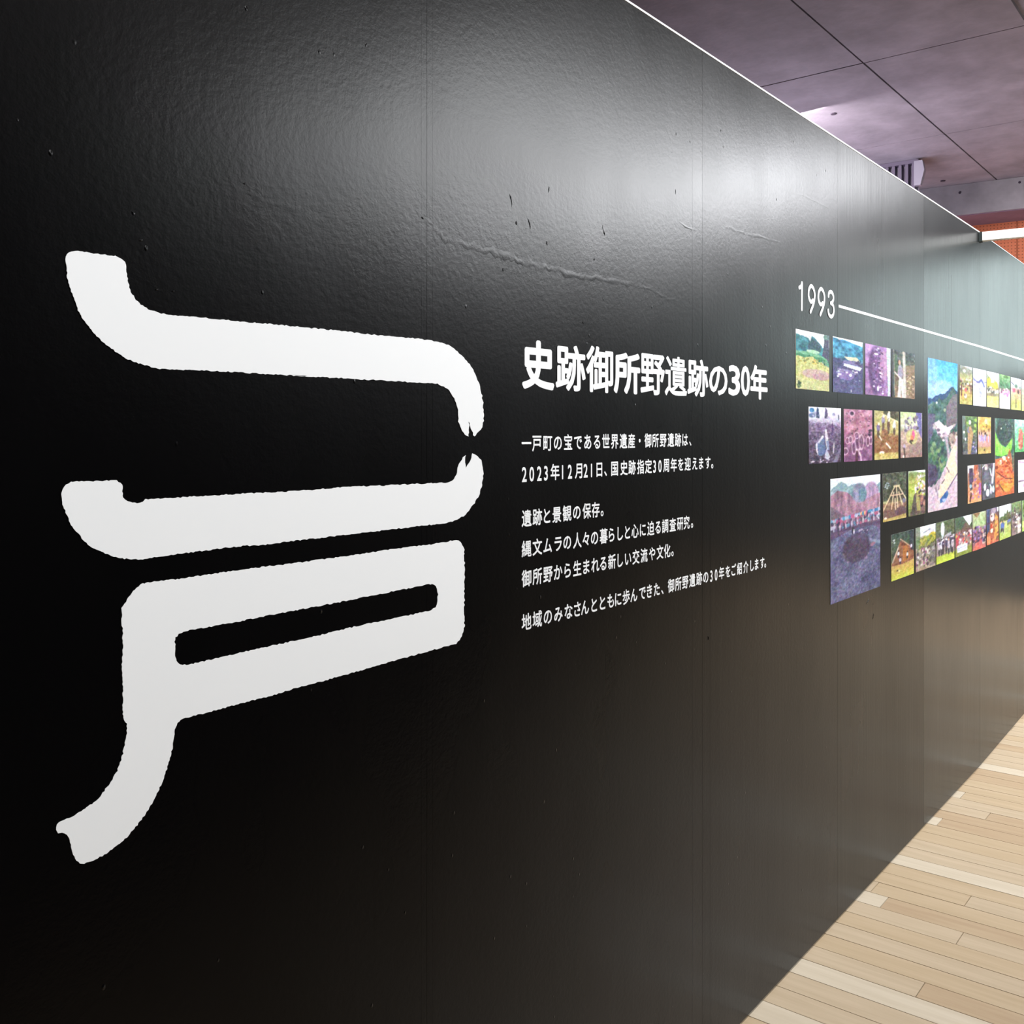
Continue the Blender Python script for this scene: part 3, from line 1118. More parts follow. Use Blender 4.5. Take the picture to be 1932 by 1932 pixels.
def p_stones(p):
    p.grad((0, (240, 240, 250)), (.2, (225, 220, 238)), (.3, (175, 155, 190)), (.5, (110, 90, 125)), (1, (75, 62, 85)))
    p.poly([(0, .25), (.15, .28), (.5, .28), (.75, .31), (1, .34), (1, .4), (0, .4)], (125, 100, 140), .8)
    p.tex(70, 40, 18, .26, 1)
    p.ell(.09, .06, .07, .04, (60, 130, 190)); p.ell(.1, .15, .1, .04, (70, 90, 140), .8)
    p.poly([(.21, .19), (.24, 0), (.29, .03), (.32, .2)], (50, 75, 110)); p.poly([(.47, .2), (.5, .0), (.56, .05), (.58, .2)], (85, 80, 120))
    p.dots(14, .05, .95, .1, .22, [(200, 195, 225), (150, 150, 190)], .04, .02, .7)
    p.poly([(.68, .5), (.72, .22), (.76, .4), (.7, .52)], (90, 60, 120))
    p.ell(.92, .17, .02, .05, (70, 80, 110))
    p.poly([(.20, .65), (.30, .61), (.42, .51), (.48, .6), (.52, .82), (.38, .87), (.27, .85), (.2, .72)], (95, 115, 160))
    p.poly([(.20, .65), (.26, .62), (.27, .85), (.22, .78)], (225, 220, 235)); p.line([(.3, .62), (.42, .52)], .03, (225, 220, 235))
    p.poly([(.48, .4), (.54, .385), (.57, .5), (.62, .75), (.53, .72), (.49, .55)], (222, 218, 228))
    p.poly([(.53, .6), (.6, .6), (.63, .78), (.54, .75)], (150, 150, 195))
    p.poly([(.47, .9), (.57, .78), (.66, .9), (.56, .94)], (205, 205, 222)); p.line([(.5, .85), (.56, .74)], .02, (205, 205, 225))
    p.line([(.77, .66), (.75, .82)], .02, (215, 195, 215))
    p.poly([(.72, 1), (.97, .72), (1, .76), (.88, 1)], (130, 118, 150), .9)
    p.dots(26, .02, .65, .93, 1, [(220, 210, 225), (60, 50, 60)], .02, .012)
    p.tex(20, 70, 34)


photo((1525.2, 1586, 767.8, 875.6, 769.8, 872), 'photo print of upright stones beside snowy fir trees, first in the second row', p_stones)


def p_rings(p):
    p.grad((0, (185, 125, 155)), (.4, (180, 115, 140)), (.7, (140, 85, 125)), (1, (130, 80, 125)))
    p.tex(60, 12, 7)
    p.dots(34, .1, .95, .02, .5, [(90, 50, 80), (215, 165, 185), (120, 70, 105)], .03, .012)
    for cx, cy, rx, ry in ((.1, .09, .05, .03), (.27, .08, .085, .05), (.12, .60, .06, .06), (.22, .58, .06, .06), (.48, .64, .11, .15),
                           (.6, .63, .08, .14), (.93, .48, .07, .08), (.84, .62, .06, .09), (.05, .8, .09, .06), (.34, .74, .07, .12),
                           (.44, .5, .08, .06), (.95, .6, .05, .08)):
        p.ell(cx, cy, rx, ry, (95, 50, 85), .55)
        p.ell(cx, cy, rx, ry, (240, 200, 220), .95, ring=.28)
    p.ell(.27, .08, .05, .03, (55, 40, 60))
    p.dots(6, .82, .98, .4, .5, [(50, 30, 55)], .04, .02)
    p.line([(.5, .82), (.58, .9), (.6, 1)], .03, (235, 200, 220)); p.line([(.45, .84), (.43, 1)], .05, (85, 40, 60))
    p.tex(26, 60, 34)


photo((1591.6, 1645, 771.5, 870.9, 774.1, 869), 'pinkish-red photo print of ringed pit outlines seen from above, second in the second row', p_rings)


def p_work(p):
    p.grad((0, (190, 180, 120)), (.45, (195, 180, 110)), (.55, (160, 115, 70)), (.85, (150, 100, 65)), (.88, (190, 170, 90)), (1, (210, 190, 110)))
    p.poly([(.35, 0), (1, 0), (1, .2), (.7, .14), (.35, .06)], (80, 80, 60)); p.line([(.3, .06), (1, .22)], .02, (225, 215, 160))
    p.poly([(.3, .35), (.55, .4), (.6, .6), (1, .5), (1, .85), (0, .85), (0, .6), (.25, .6)], (150, 100, 62))
    p.tex(45, 26, 14)
    for x, y, c in ((.15, .36, (130, 110, 160)), (.35, .2, (150, 140, 175)), (.58, .11, (235, 230, 225)), (.57, .28, (110, 80, 60)), (.82, .3, (215, 220, 225))):
        p.ell(x, y, .065, .09, c); p.ell(x + .02, y - .09, .04, .03, (240, 230, 210)); p.ell(x, y + .12, .05, .08, (100, 75, 60))
    p.line([(.2, .52), (.28, .6)], .025, (235, 225, 215)); p.line([(.48, .67), (.65, .77)], .03, (245, 235, 225))
    p.ell(.3, .86, .1, .03, (245, 238, 220)); p.line([(.28, .88), (.28, 1)], .03, (225, 205, 120)); p.tex(20, 50, 26)


photo((1649.3, 1694.4, 774.4, 868, 776.9, 864.8), 'photo print of workers digging brown soil among yellow grass, third in the second row', p_work)


def p_fire(p):
    p.grad((0, (200, 225, 160)), (.3, (205, 205, 170)), (.45, (190, 165, 150)), (1, (165, 130, 115)))
    p.tex(40, 24, 12)
    p.poly([(.7, 0), (1, 0), (1, .6), (.85, .45), (.75, .2)], (110, 105, 165))
    p.dots(50, .2, .8, .1, .42, [(120, 105, 125), (200, 195, 205), (150, 130, 160), (90, 80, 95)], .05, .03)
    p.ell(.52, .55, .26, .18, (200, 195, 120), .8)
    p.ell(.58, .5, .07, .1, (225, 90, 150)); p.ell(.52, .57, .07, .06, (240, 120, 90)); p.ell(.5, .63, .08, .025, (90, 60, 50))
    p.line([(.42, .65), (.5, .69)], .03, (60, 45, 45))
    p.poly([(.4, .72), (1, .65), (1, .95), (.35, .95)], (145, 120, 115), .7)
    p.ell(.18, .75, .05, .05, (175, 160, 195)); p.line([(.16, .8), (.19, .98)], .035, (70, 55, 55)); p.ell(.13, .97, .04, .03, (240, 230, 225))
    p.tex(26, 60, 26)


photo((1698.5, 1739, 777, 864.4, 779.2, 861.6), 'photo print of a crowd around a pink and orange fire, fourth in the second row', p_fire)


def p_tall(p):
    p.grad((0, (60, 165, 235)), (.12, (90, 180, 245)), (.28, (165, 195, 245)), (.3, (90, 90, 110)), (1, (205, 185, 200)))
    p.ell(.05, .1, .25, .14, (150, 180, 240), .5); p.ell(.5, .19, .35, .06, (180, 205, 245), .5)
    p.below([(0, .265), (.3, .24), (.55, .22), (.78, .165), (.8, .16), (.95, .19), (1, .2)], (40, 75, 120), .015)
    p.below([(0, .31), (.3, .28), (.6, .24), (.85, .18), (1, .215)], (65, 100, 95), .03)
    p.tex(55, 40, 10, .28, .9)
    p.poly([(.6, .31), (.85, .22), (1, .21), (1, .42), (.75, .46), (.6, .42)], (115, 105, 115))
    p.ell(.28, .285, .03, .008, (220, 225, 225)); p.ell(.55, .33, .04, .012, (170, 180, 150))
    p.poly([(0, .36), (.25, .36), (.15, .5), (0, .56)], (95, 90, 120))
    p.poly([(.2, .42), (.35, .4), (.6, .45), (.95, .42), (.7, .48), (.5, .53), (.3, .49)], (225, 205, 215))
    p.dots(36, .15, .9, .43, .55, [(235, 225, 230), (120, 100, 115), (185, 165, 175), (90, 80, 100)], .045, .008)
    p.poly([(0, .55), (.35, .52), (.6, .56), (.65, .64), (.3, .72), (0, .78)], (60, 95, 85))
    p.dots(50, .05, .6, .55, .76, [(90, 135, 90), (45, 70, 75), (60, 115, 100), (130, 160, 110)], .05, .014, .8)
    p.line([(.58, .5), (.68, .62), (.7, .68)], .05, (180, 165, 180)); p.poly([(.68, .52), (1, .47), (1, .6), (.8, .6)], (160, 140, 130))
    p.dots(20, .7, 1, .48, .6, [(205, 190, 180), (100, 80, 85)], .05, .01)
    p.poly([(0, .68), (.25, .7), (.35, .77), (.2, .82), (0, .83)], (75, 65, 95))
    p.below([(0, .84), (.3, .80), (.5, .75), (.62, .68), (.9, .55), (1, .5)], (203, 180, 195), .03)
    p.tex(30, 60, 14, .72, 1)
    p.poly([(.86, .565), (.98, .58), (.9, .66), (1, .745), (.98, .775), (.72, .845), (.42, .93), (.30, .90), (.36, .85), (.62, .75), (.62, .71), (.72, .64)], (228, 203, 178))
    p.line([(.62, .72), (.7, .755)], .015, (110, 80, 100)); p.line([(.45, .825), (.54, .8)], .014, (95, 70, 95)); p.line([(1, .77), (.66, .87)], .015, (110, 85, 125))
    p.poly([(.63, .875), (.68, .9), (.6, .94), (.4, .955), (.38, .93)], (50, 95, 165)); p.poly([(.46, .93), (.62, .93), (.56, .95), (.5, .955)], (155, 175, 220))
    p.dots(10, .12, .35, .84, .92, [(150, 130, 150)], .02, .012); p.tex(14, 90, 24)


photo((1750.2, 1805.8, 674.1, 967.6, 687, 955), 'tall narrow aerial photo print with bright blue sky over a pointed mountain', p_tall)

# ---- third row, left


def p_bigpit(p):
    p.grad((0, (238, 243, 250)), (.09, (225, 235, 240)), (.12, (150, 185, 195)), (.2, (150, 150, 165)), (.36, (150, 115, 150)), (.42, (90, 70, 105)), (1, (98, 92, 128)))
    p.below([(0, .1), (.06, .07), (.14, .05), (.2, .035), (.27, .05), (.32, .08), (.42, .07), (.55, .07), (.64, .1), (.78, .09), (.9, .1), (1, .07)], (140, 172, 182), .02, 12, to=.4)
    p.ell(.8, .16, .16, .1, (170, 140, 175)); p.poly([(.0, .14), (.12, .1), (.3, .12), (.5, .2), (.7, .2), (1, .16), (1, .4), (0, .4)], (165, 122, 145))
    p.ell(.55, .14, .14, .08, (125, 130, 160)); p.ell(.62, .16, .08, .06, (80, 125, 140), .8)
    p.tex(75, 12, 20, .1, .38, tint=(1, .8, .8)); p.poly([(0, .22), (.12, .26), (.3, .33), (.0, .38)], (110, 100, 115), .7)
    for i in range(26):
        u = .02 + i * .038
        t = .345 - .04 * u
        p.ell(u, t + .055, .014, .035, [(70, 65, 95), (200, 195, 215), (120, 105, 140)][i % 3], .9)
        p.ell(u, t, .024, .016, [(75, 155, 200), (130, 165, 205), (240, 170, 130), (60, 130, 180), (170, 175, 215), (200, 90, 140)][int(p.r.integers(6))])
    p.dots(60, 0, 1, .32, .41, [(90, 150, 190), (60, 50, 80), (205, 205, 225), (190, 90, 130)], .02, .012, .8)
    p.poly([(0, .46), (.3, .42), (.7, .40), (1, .43), (1, .5), (0, .5)], (92, 72, 105), .8)
    p.below([(0, .49), (.4, .44), (.8, .43), (1, .48)], (98, 98, 135), .01)
    p.tex(38, 70, 40, .44, 1); p.tex(30, 9, 6, .44, 1)
    p.line([(.75, .56), (1, .6)], .03, (155, 165, 195), .7)
    p.ell(.50, .60, .27, .115, (72, 60, 85)); p.ell(.55, .555, .16, .07, (95, 85, 120), .8); p.ell(.5, .62, .2, .075, (88, 72, 98), .8)
    p.dots(20, .25, .8, .58, .72, [(150, 125, 150), (180, 160, 180)], .02, .008, .5)
    p.ell(.50, .62, .25, .095, (78, 65, 90), .9)
    p.dots(6, .8, .88, .56, .62, [(150, 100, 125)], .02, .012); p.ell(.42, .45, .02, .03, (45, 40, 60)); p.ell(.44, .46, .015, .02, (230, 225, 235))
    p.dots(14, .5, .75, .44, .49, [(190, 170, 190), (80, 65, 95)], .02, .008)
    p.tex(16, 120, 70)


photo((1566.4, 1660.2, 903.3, 1140.8, 895.1, 1106), 'largest photo print, lavender-grey ground with a round pit and a line of onlookers', p_bigpit)


def p_poles(p):
    p.grad((0, (80, 85, 70)), (.55, (70, 75, 60)), (.6, (180, 170, 120)), (.66, (150, 115, 90)), (.9, (110, 80, 75)), (1, (190, 165, 90)))
    p.tex(50, 30, 14); p.dots(10, .08, .25, .2, .32, [(170, 185, 190)], .03, .015)
    p.poly([(.45, .3), (.68, .3), (.95, .55), (.9, .62), (.2, .62)], (75, 62, 48), .7)
    p.ell(.35, .85, .3, .1, (120, 85, 75)); p.ell(.75, .84, .25, .1, (95, 68, 75))
    p.line([(.46, .29), (.68, .29)], .035, (235, 210, 170))
    for a, b in (((.48, .3), (.03, .75)), ((.56, .3), (.62, .74)), ((.66, .3), (.98, .58)), ((.44, .42), (.35, .76)), ((.66, .42), (.82, .70)), ((.5, .55), (.52, .78))):
        p.line([a, b], .022, (235, 210, 170))
    p.line([(.33, .475), (.85, .475)], .018, (225, 190, 150)); p.ell(.9, .62, .08, .05, (120, 115, 140)); p.ell(.1, .94, .06, .03, (240, 230, 205))
    p.poly([(0, .95), (.5, .93), (1, .9), (1, 1), (0, 1)], (200, 180, 90), .7); p.tex(30, 60, 26)


photo((1665.4, 1709.4, 893.2, 985.2, 890.2, 976.4), 'photo print of a bare conical pole frame over earth, just right of the largest print', p_poles)


def p_path(p):
    p.grad((0, (210, 225, 200)), (.06, (130, 150, 90)), (.16, (150, 160, 80)), (.4, (195, 205, 90)), (.7, (150, 170, 80)), (1, (115, 125, 70)))
    p.poly([(.35, 0), (1, 0), (1, .06), (.6, .04)], (248, 250, 252)); p.tex(45, 20, 8)
    p.dots(60, .4, 1, .12, .62, [(235, 228, 232), (60, 50, 55), (205, 195, 210), (215, 150, 120), (240, 240, 245)], .05, .03)
    p.poly([(.3, .55), (.42, .5), (.5, .95), (.15, .95)], (85, 70, 70)); p.poly([(.42, .5), (.6, .6), (.72, .95), (.52, .95)], (165, 155, 90))
    p.poly([(.62, .55), (1, .6), (1, 1), (.75, 1)], (125, 90, 90)); p.poly([(.1, .9), (1, .92), (1, 1), (.1, 1)], (85, 68, 68), .8)
    p.dots(10, .75, 1, .6, .8, [(40, 25, 35), (190, 130, 110)], .05, .03); p.tex(26, 50, 20)


photo((1713.4, 1745.2, 888.8, 975.2, 886.8, 968.4), 'photo print of white-clad people in a line on bright grass, left of the tall print', p_path)

# ---- fourth row


def p_hut(p):
    p.grad((0, (60, 78, 70)), (.3, (70, 88, 70)), (.6, (80, 80, 65)), (.62, (200, 165, 100)), (.8, (205, 175, 80)), (1, (205, 215, 75)))
    p.tex(40, 24, 14, 0, .5); p.poly([(.8, 0), (1, 0), (1, .5), (.8, .4)], (50, 62, 72), .8)
    p.poly([(0, .68), (.12, .5), (.38, .18), (.48, .2), (.8, .34), (1, .5), (1, .66), (.5, .7)], (150, 95, 68))
    p.poly([(.5, .28), (.68, .3), (.82, .55), (.8, .62), (.5, .66)], (180, 108, 55)); p.poly([(.4, .2), (.62, .24), (.68, .32), (.45, .3)], (110, 65, 50))
    p.line([(.38, .14), (.56, .22), (.8, .34)], .02, (205, 165, 140)); p.line([(.3, .32), (.05, .6)], .03, (215, 180, 165)); p.dots(6, .02, .14, .12, .22, [(190, 205, 200)], .03, .015)
    for x, y in ((.3, .45), (.38, .6), (.7, .52), (.88, .36)):
        p.ell(x, y, .045, .05, (225, 218, 228)); p.ell(x + .01, y - .06, .03, .02, (60, 45, 55)); p.ell(x, y + .06, .04, .03, (60, 45, 60))
    p.dots(8, .22, .36, .8, .92, [(80, 70, 50), (180, 160, 80), (240, 235, 160)], .03, .015); p.tex(22, 60, 30)


photo((1681.2, 1723.6, 1008.9, 1097, 998.8, 1082), 'photo print of a brown thatched pit hut on yellow grass, first in the bottom row', p_hut)


def p_fest(p):
    p.grad((0, (235, 235, 245)), (.2, (225, 225, 235)), (.27, (150, 160, 90)), (.5, (120, 125, 80)), (.6, (150, 135, 125)), (1, (165, 145, 120)))
    p.poly([(0, 0), (.22, 0), (.2, .5), (0, .5)], (120, 135, 110), .9); p.line([(.38, .15), (.7, .1)], .03, (150, 155, 165))
    p.ell(.85, .28, .2, .1, (205, 190, 55)); p.dots(30, .1, 1, .25, .5, [(150, 155, 60), (90, 110, 60), (185, 175, 80)], .06, .03)
    p.dots(80, 0, 1, .5, .95, [(225, 215, 220), (70, 60, 70), (165, 90, 135), (190, 165, 150), (90, 85, 75)], .045, .035, .85)
    p.poly([(.7, .45), (1, .4), (1, .95), (.68, .97)], (95, 95, 95), .5); p.tex(40, 50, 24)


photo((1727.4, 1764.6, 996.1, 1080, 987.6, 1066.4), 'photo print of a path through a festival crowd, second in the bottom row', p_fest)


def p_line(p):
    p.grad((0, (95, 110, 75)), (.35, (90, 100, 80)), (.4, (130, 120, 130)), (.8, (165, 145, 140)), (.83, (175, 190, 60)), (1, (205, 225, 70)))
    p.tex(45, 22, 12, 0, .4); p.ell(.33, .2, .1, .18, (225, 232, 240)); p.poly([(.45, .35), (.8, .3), (.8, .38), (.45, .42)], (200, 195, 210), .8)
    p.crowd(7, .05, .98, .4, .82, [(225, 218, 228), (70, 60, 85), (215, 205, 215), (190, 175, 190)]); p.dots(24, 0, 1, .4, .55, [(225, 220, 230), (70, 60, 80)], .05, .02)
    p.tex(24, 50, 22)


photo((1766.4, 1800.2, 985.6, 1064.9, 979.2, 1053.8), 'photo print of a row of people on bright lime grass, third in the bottom row', p_line)


def p_banner(p):
    p.grad((0, (70, 95, 75)), (.3, (75, 95, 75)), (.42, (150, 115, 115)), (.75, (165, 130, 130)), (.85, (140, 150, 65)), (1, (135, 150, 60)))
    p.poly([(.45, 0), (1, 0), (1, .2), (.85, .28), (.65, .14)], (240, 243, 250)); p.poly([(.3, .36), (.62, .16), (1, .38), (1, .45), (.3, .45)], (110, 85, 80))
    p.dots(60, .05, 1, .4, .76, [(220, 190, 195), (200, 60, 70), (90, 65, 75), (225, 175, 90), (235, 225, 230)], .05, .03)
    p.poly([(.03, .5), (.2, .5), (.18, .75), (.03, .75)], (200, 50, 70), .8)
    p.poly([(.1, .72), (.72, .72), (.72, .9), (.1, .9)], (222, 225, 235)); p.line([(.18, .8), (.6, .78)], .015, (150, 160, 185)); p.line([(.18, .85), (.6, .84)], .012, (170, 175, 200))
    p.tex(22, 50, 22)


photo((1802.1, 1832.8, 977.8, 1051.3, 970.5, 1041.2), 'photo print of a group with a red figure holding a white banner before a hut', p_banner)


def p_tent(p):
    p.grad((0, (180, 190, 150)), (.35, (165, 185, 130)), (.5, (110, 85, 115)), (.8, (130, 85, 100)), (1, (215, 110, 95)))
    p.poly([(0, 0), (.6, 0), (.35, .14)], (150, 115, 85)); p.tex(40, 10, 16, 0, .4)
    p.dots(80, 0, 1, .38, .85, [(105, 75, 135), (200, 150, 130), (60, 45, 65), (165, 130, 185), (190, 90, 90)], .06, .03); p.poly([(.1, 1), (.2, .8), (.7, .78), (.75, 1)], (215, 105, 90), .8)
    p.dots(20, .75, 1, .5, .9, [(205, 175, 165), (60, 50, 70)], .06, .04); p.tex(30, 40, 20)


photo((1834.6, 1859.3, 969.7, 1039.8, 963.5, 1032.2), 'photo print of seated people in purple and red under pale green trees', p_tent)


def p_mask(p):
    p.grad((0, (85, 85, 100)), (.3, (120, 80, 75)), (.6, (165, 95, 60)), (1, (190, 100, 70)))
    p.poly([(0, 0), (.25, 0), (.22, .6), (0, .7)], (60, 70, 110)); p.ell(.55, .08, .2, .09, (165, 150, 165)); p.ell(.45, .25, .17, .12, (225, 200, 195)); p.ell(.4, .22, .06, .03, (70, 45, 50))
    p.poly([(.7, .15), (.95, .3), (.95, .95), (.6, .9)], (205, 145, 70)); p.ell(.4, .5, .1, .06, (190, 60, 40)); p.ell(.4, .63, .12, .06, (235, 220, 190))
    p.poly([(0, .75), (.3, .78), (.3, 1), (0, 1)], (235, 130, 85)); p.dots(20, .1, .95, .3, .95, [(120, 60, 50), (225, 160, 110), (70, 40, 45)], .07, .03, .7); p.ell(.92, .05, .07, .08, (235, 232, 235)); p.tex(24, 30, 16)


photo((1861.4, 1883.7, 962.3, 1028.8, 955.7, 1021), 'orange-brown photo print showing one pale face close up in the bottom row', p_mask)


def p_lawn(p):
    p.grad((0, (235, 240, 245)), (.3, (225, 232, 235)), (.36, (95, 105, 75)), (.44, (125, 125, 95)), (.5, (170, 180, 110)), (1, (165, 185, 85)))
    p.poly([(0, .38), (.2, .3), (.35, .34), (.45, .2), (.55, .28), (.68, .14), (.8, .25), (1, .2), (1, .46), (0, .46)], (85, 95, 65))
    p.crowd(5, .1, .4, .44, .8, [(75, 95, 170), (85, 110, 185)]); p.crowd(4, .7, 1, .42, .62, [(75, 85, 165), (100, 105, 180)]); p.line([(.2, .95), (.5, .75)], .03, (200, 205, 180), .5); p.tex(22, 40, 20)


photo((1885.5, 1906.7, 955.3, 1019.1, 950.3, 1012.8), 'photo print of blue-clad figures on a lawn below dark conifers', p_lawn)


def p_hearth(p):
    p.grad((0, (110, 135, 85)), (.28, (100, 115, 80)), (.4, (90, 82, 80)), (1, (135, 118, 112)))
    p.tex(45, 20, 10); p.poly([(.25, .15), (.35, .15), (.65, 1), (.45, 1)], (110, 95, 90)); p.poly([(.6, .5), (.75, .45), (.95, .95), (.6, 1)], (200, 185, 175))
    p.dots(36, 0, 1, .25, .8, [(225, 220, 225), (60, 50, 50), (150, 130, 125)], .06, .03); p.tex(26, 40, 20)


photo((1908.2, 1926.5, 949.1, 1010.8, 944.8, 1004.7), 'grey-brown photo print of stones and a sloping timber, last whole one in the bottom row', p_hearth)


def p_green(p):
    p.grad((0, (110, 140, 80)), (.3, (80, 110, 60)), (.65, (120, 140, 80)), (.7, (180, 205, 110)), (1, (165, 200, 90)))
    p.tex(50, 20, 12); p.dots(10, .1, .9, .4, .65, [(50, 60, 50), (220, 220, 200)], .06, .04)


photo((1928.2, 1948, 944.1, 1001.9, 940, 996.5), 'green photo print cut by the right edge of the view in the bottom row', p_green)

# ---- upper row right of the tall print


def p_game(p):
    p.grad((0, (140, 150, 140)), (.15, (120, 125, 110)), (.25, (165, 165, 110)), (.45, (155, 150, 100)), (.7, (180, 160, 90)), (1, (185, 175, 100)))
    p.poly([(.35, 0), (1, 0), (1, .08), (.7, .05)], (205, 210, 225)); p.ell(.35, .13, .1, .04, (235, 240, 240)); p.tex(40, 20, 12)
    p.dots(46, 0, 1, .34, .62, [(225, 215, 205), (110, 60, 65), (70, 65, 60), (200, 120, 120), (180, 180, 150)], .06, .025)
    p.line([(.12, .5), (.14, .78)], .05, (95, 50, 50)); p.ell(.25, .78, .07, .1, (235, 170, 80)); p.ell(.47, .62, .1, .05, (200, 90, 85)); p.ell(.45, .78, .12, .06, (215, 195, 185)); p.ell(.4, .75, .04, .03, (70, 45, 50)); p.line([(.88, .5), (.9, .7)], .04, (110, 60, 65))
    p.tex(20, 40, 20)


photo((1810.3, 1833.9, 688.4, 762.1, 693.8, 763.9), 'photo print of children playing on yellow-green grass, first right of the tall print top', p_game)


def p_snow(p):
    p.grad((0, (222, 226, 240)), (.3, (228, 230, 243)), (1, (232, 236, 250)))
    p.line([(0, .28), (.2, .35), (.45, .36)], .07, (90, 95, 150)); p.line([(.5, .33), (.62, .28), (.75, .36), (.85, .45)], .07, (80, 95, 160)); p.line([(.88, .34), (.98, .33)], .04, (110, 120, 175))
    p.ell(.12, .4, .12, .06, (225, 225, 240)); p.ell(.1, .45, .1, .02, (130, 135, 180)); p.line([(.5, .52), (.53, .75)], .035, (110, 105, 155)); p.line([(.6, .62), (.62, .68)], .04, (120, 115, 165)); p.ell(.35, .45, .04, .05, (190, 190, 215)); p.tex(8, 14, 8)


photo((1835.8, 1859.9, 693.8, 764.5, 699.5, 767.6), 'almost white photo print of a snowfield with a small dark blue skyline', p_snow)


def p_grove(p):
    p.grad((0, (248, 250, 250)), (.3, (240, 242, 235)), (.45, (150, 150, 110)), (.66, (150, 145, 110)), (.7, (190, 190, 100)), (1, (205, 205, 130)))
    p.ell(.15, .3, .2, .16, (185, 175, 60)); p.ell(.72, .36, .22, .12, (180, 190, 60)); p.ell(.45, .36, .12, .07, (195, 180, 70)); p.line([(0, .1), (.12, .18)], .06, (100, 125, 105)); p.line([(.65, .2), (.66, .35)], .05, (150, 165, 90))
    p.crowd(9, 0, 1, .45, .68, [(230, 220, 210), (165, 150, 130), (205, 200, 190), (90, 85, 80)], (110, 105, 80)); p.dots(16, 0, .5, .42, .55, [(45, 45, 40), (200, 200, 200)], .05, .02); p.tex(16, 30, 16)


photo((1861.6, 1883.8, 699.9, 767.1, 705.2, 769.6), 'photo print of yellow-green trees over a bright lawn with a white sky', p_grove)


def p_pink(p):
    p.grad((0, (110, 150, 95)), (.3, (70, 120, 85)), (.45, (100, 120, 95)), (.55, (195, 165, 185)), (.62, (195, 190, 195)), (1, (215, 208, 190)))
    p.tex(60, 16, 8, 0, .42); p.dots(44, 0, .85, .4, .6, [(225, 130, 190), (240, 215, 230), (110, 60, 90), (235, 205, 190)], .07, .03); p.ell(.72, .58, .1, .06, (235, 100, 175)); p.dots(24, 0, 1, .62, .95, [(225, 205, 205), (180, 180, 185)], .06, .03, .6); p.tex(14, 30, 16)


photo((1885.4, 1905.5, 705.6, 769.9, 710.3, 772.6), 'photo print of pink-clad figures on pale sand under green leaves', p_pink)


def p_reed(p):
    p.grad((0, (205, 215, 235)), (.25, (215, 225, 240)), (.35, (165, 130, 125)), (.5, (195, 165, 135)), (.7, (165, 155, 95)), (1, (170, 185, 100)))
    p.line([(0, .15), (.25, .22)], .05, (60, 60, 70)); p.ell(.5, .25, .16, .06, (95, 120, 110)); p.ell(.9, .28, .1, .04, (110, 140, 130)); p.ell(.28, .4, .13, .06, (210, 80, 110)); p.ell(.72, .42, .08, .08, (80, 70, 60))
    p.ell(.5, .6, .2, .12, (165, 150, 105)); p.line([(.48, .68), (.48, .93)], .05, (95, 80, 60)); p.line([(.75, .75), (.78, .92)], .06, (200, 200, 60)); p.tex(34, 30, 16)


photo((1907.3, 1925.7, 711.3, 772.2, 715.7, 774.6), 'photo print of red-clad people among reeds below a pale blue sky', p_reed)
photo((1927.3, 1944, 716.7, 774.5, 720.6, 776.8), 'pale photo print cut by the right edge of the view in the upper row',
      lambda p: (p.grad((0, (225, 230, 240)), (.35, (150, 160, 140)), (.6, (170, 165, 140)), (1, (190, 200, 120))), p.tex(40, 20, 10)))

# ---- middle rows right


def p_totem(p):
    p.grad((0, (105, 130, 80)), (.5, (80, 95, 75)), (1, (85, 85, 95)))
    p.tex(60, 26, 12); p.poly([(.0, 0), (.2, 0), (.15, .6), (0, .6)], (110, 125, 130), .7); p.dots(24, .3, 1, .02, .45, [(150, 185, 80), (90, 130, 60)], .07, .03)
    p.ell(.5, .16, .08, .06, (225, 225, 220)); p.poly([(.35, .3), (.55, .25), (.75, .45), (.65, .7), (.55, 1), (.35, 1), (.35, .6)], (175, 140, 100)); p.line([(.4, .28), (.35, .4), (.45, .42)], .04, (110, 115, 150))
    p.ell(.1, .42, .07, .03, (235, 235, 235)); p.ell(.2, .6, .05, .04, (230, 230, 235)); p.dots(14, .65, 1, .65, .98, [(80, 80, 130), (185, 180, 205)], .07, .03); p.tex(24, 40, 18)


photo((1815.5, 1842.6, 785, 857.6, 785.6, 856.8), 'photo print of a pale brown upright figure among green leaves in the second row', p_totem)


def p_autumn(p):
    p.grad((0, (205, 170, 95)), (.3, (205, 165, 80)), (.45, (190, 150, 130)), (.8, (175, 130, 115)), (.84, (165, 140, 80)), (1, (195, 165, 95)))
    p.tex(50, 16, 8, 0, .45); p.ell(.6, .12, .1, .08, (220, 180, 150)); p.dots(12, .4, .9, .2, .4, [(180, 160, 50), (120, 90, 50)], .07, .03)
    p.crowd(9, .05, .95, .42, .82, [(150, 130, 185), (225, 205, 220), (215, 120, 110), (170, 160, 200)], (190, 150, 140)); p.ell(.5, .9, .05, .03, (80, 65, 45)); p.tex(22, 40, 18)


photo((1844.7, 1869, 786, 856.1, 788, 855.4), 'photo print of a gathered group under orange autumn leaves', p_autumn)


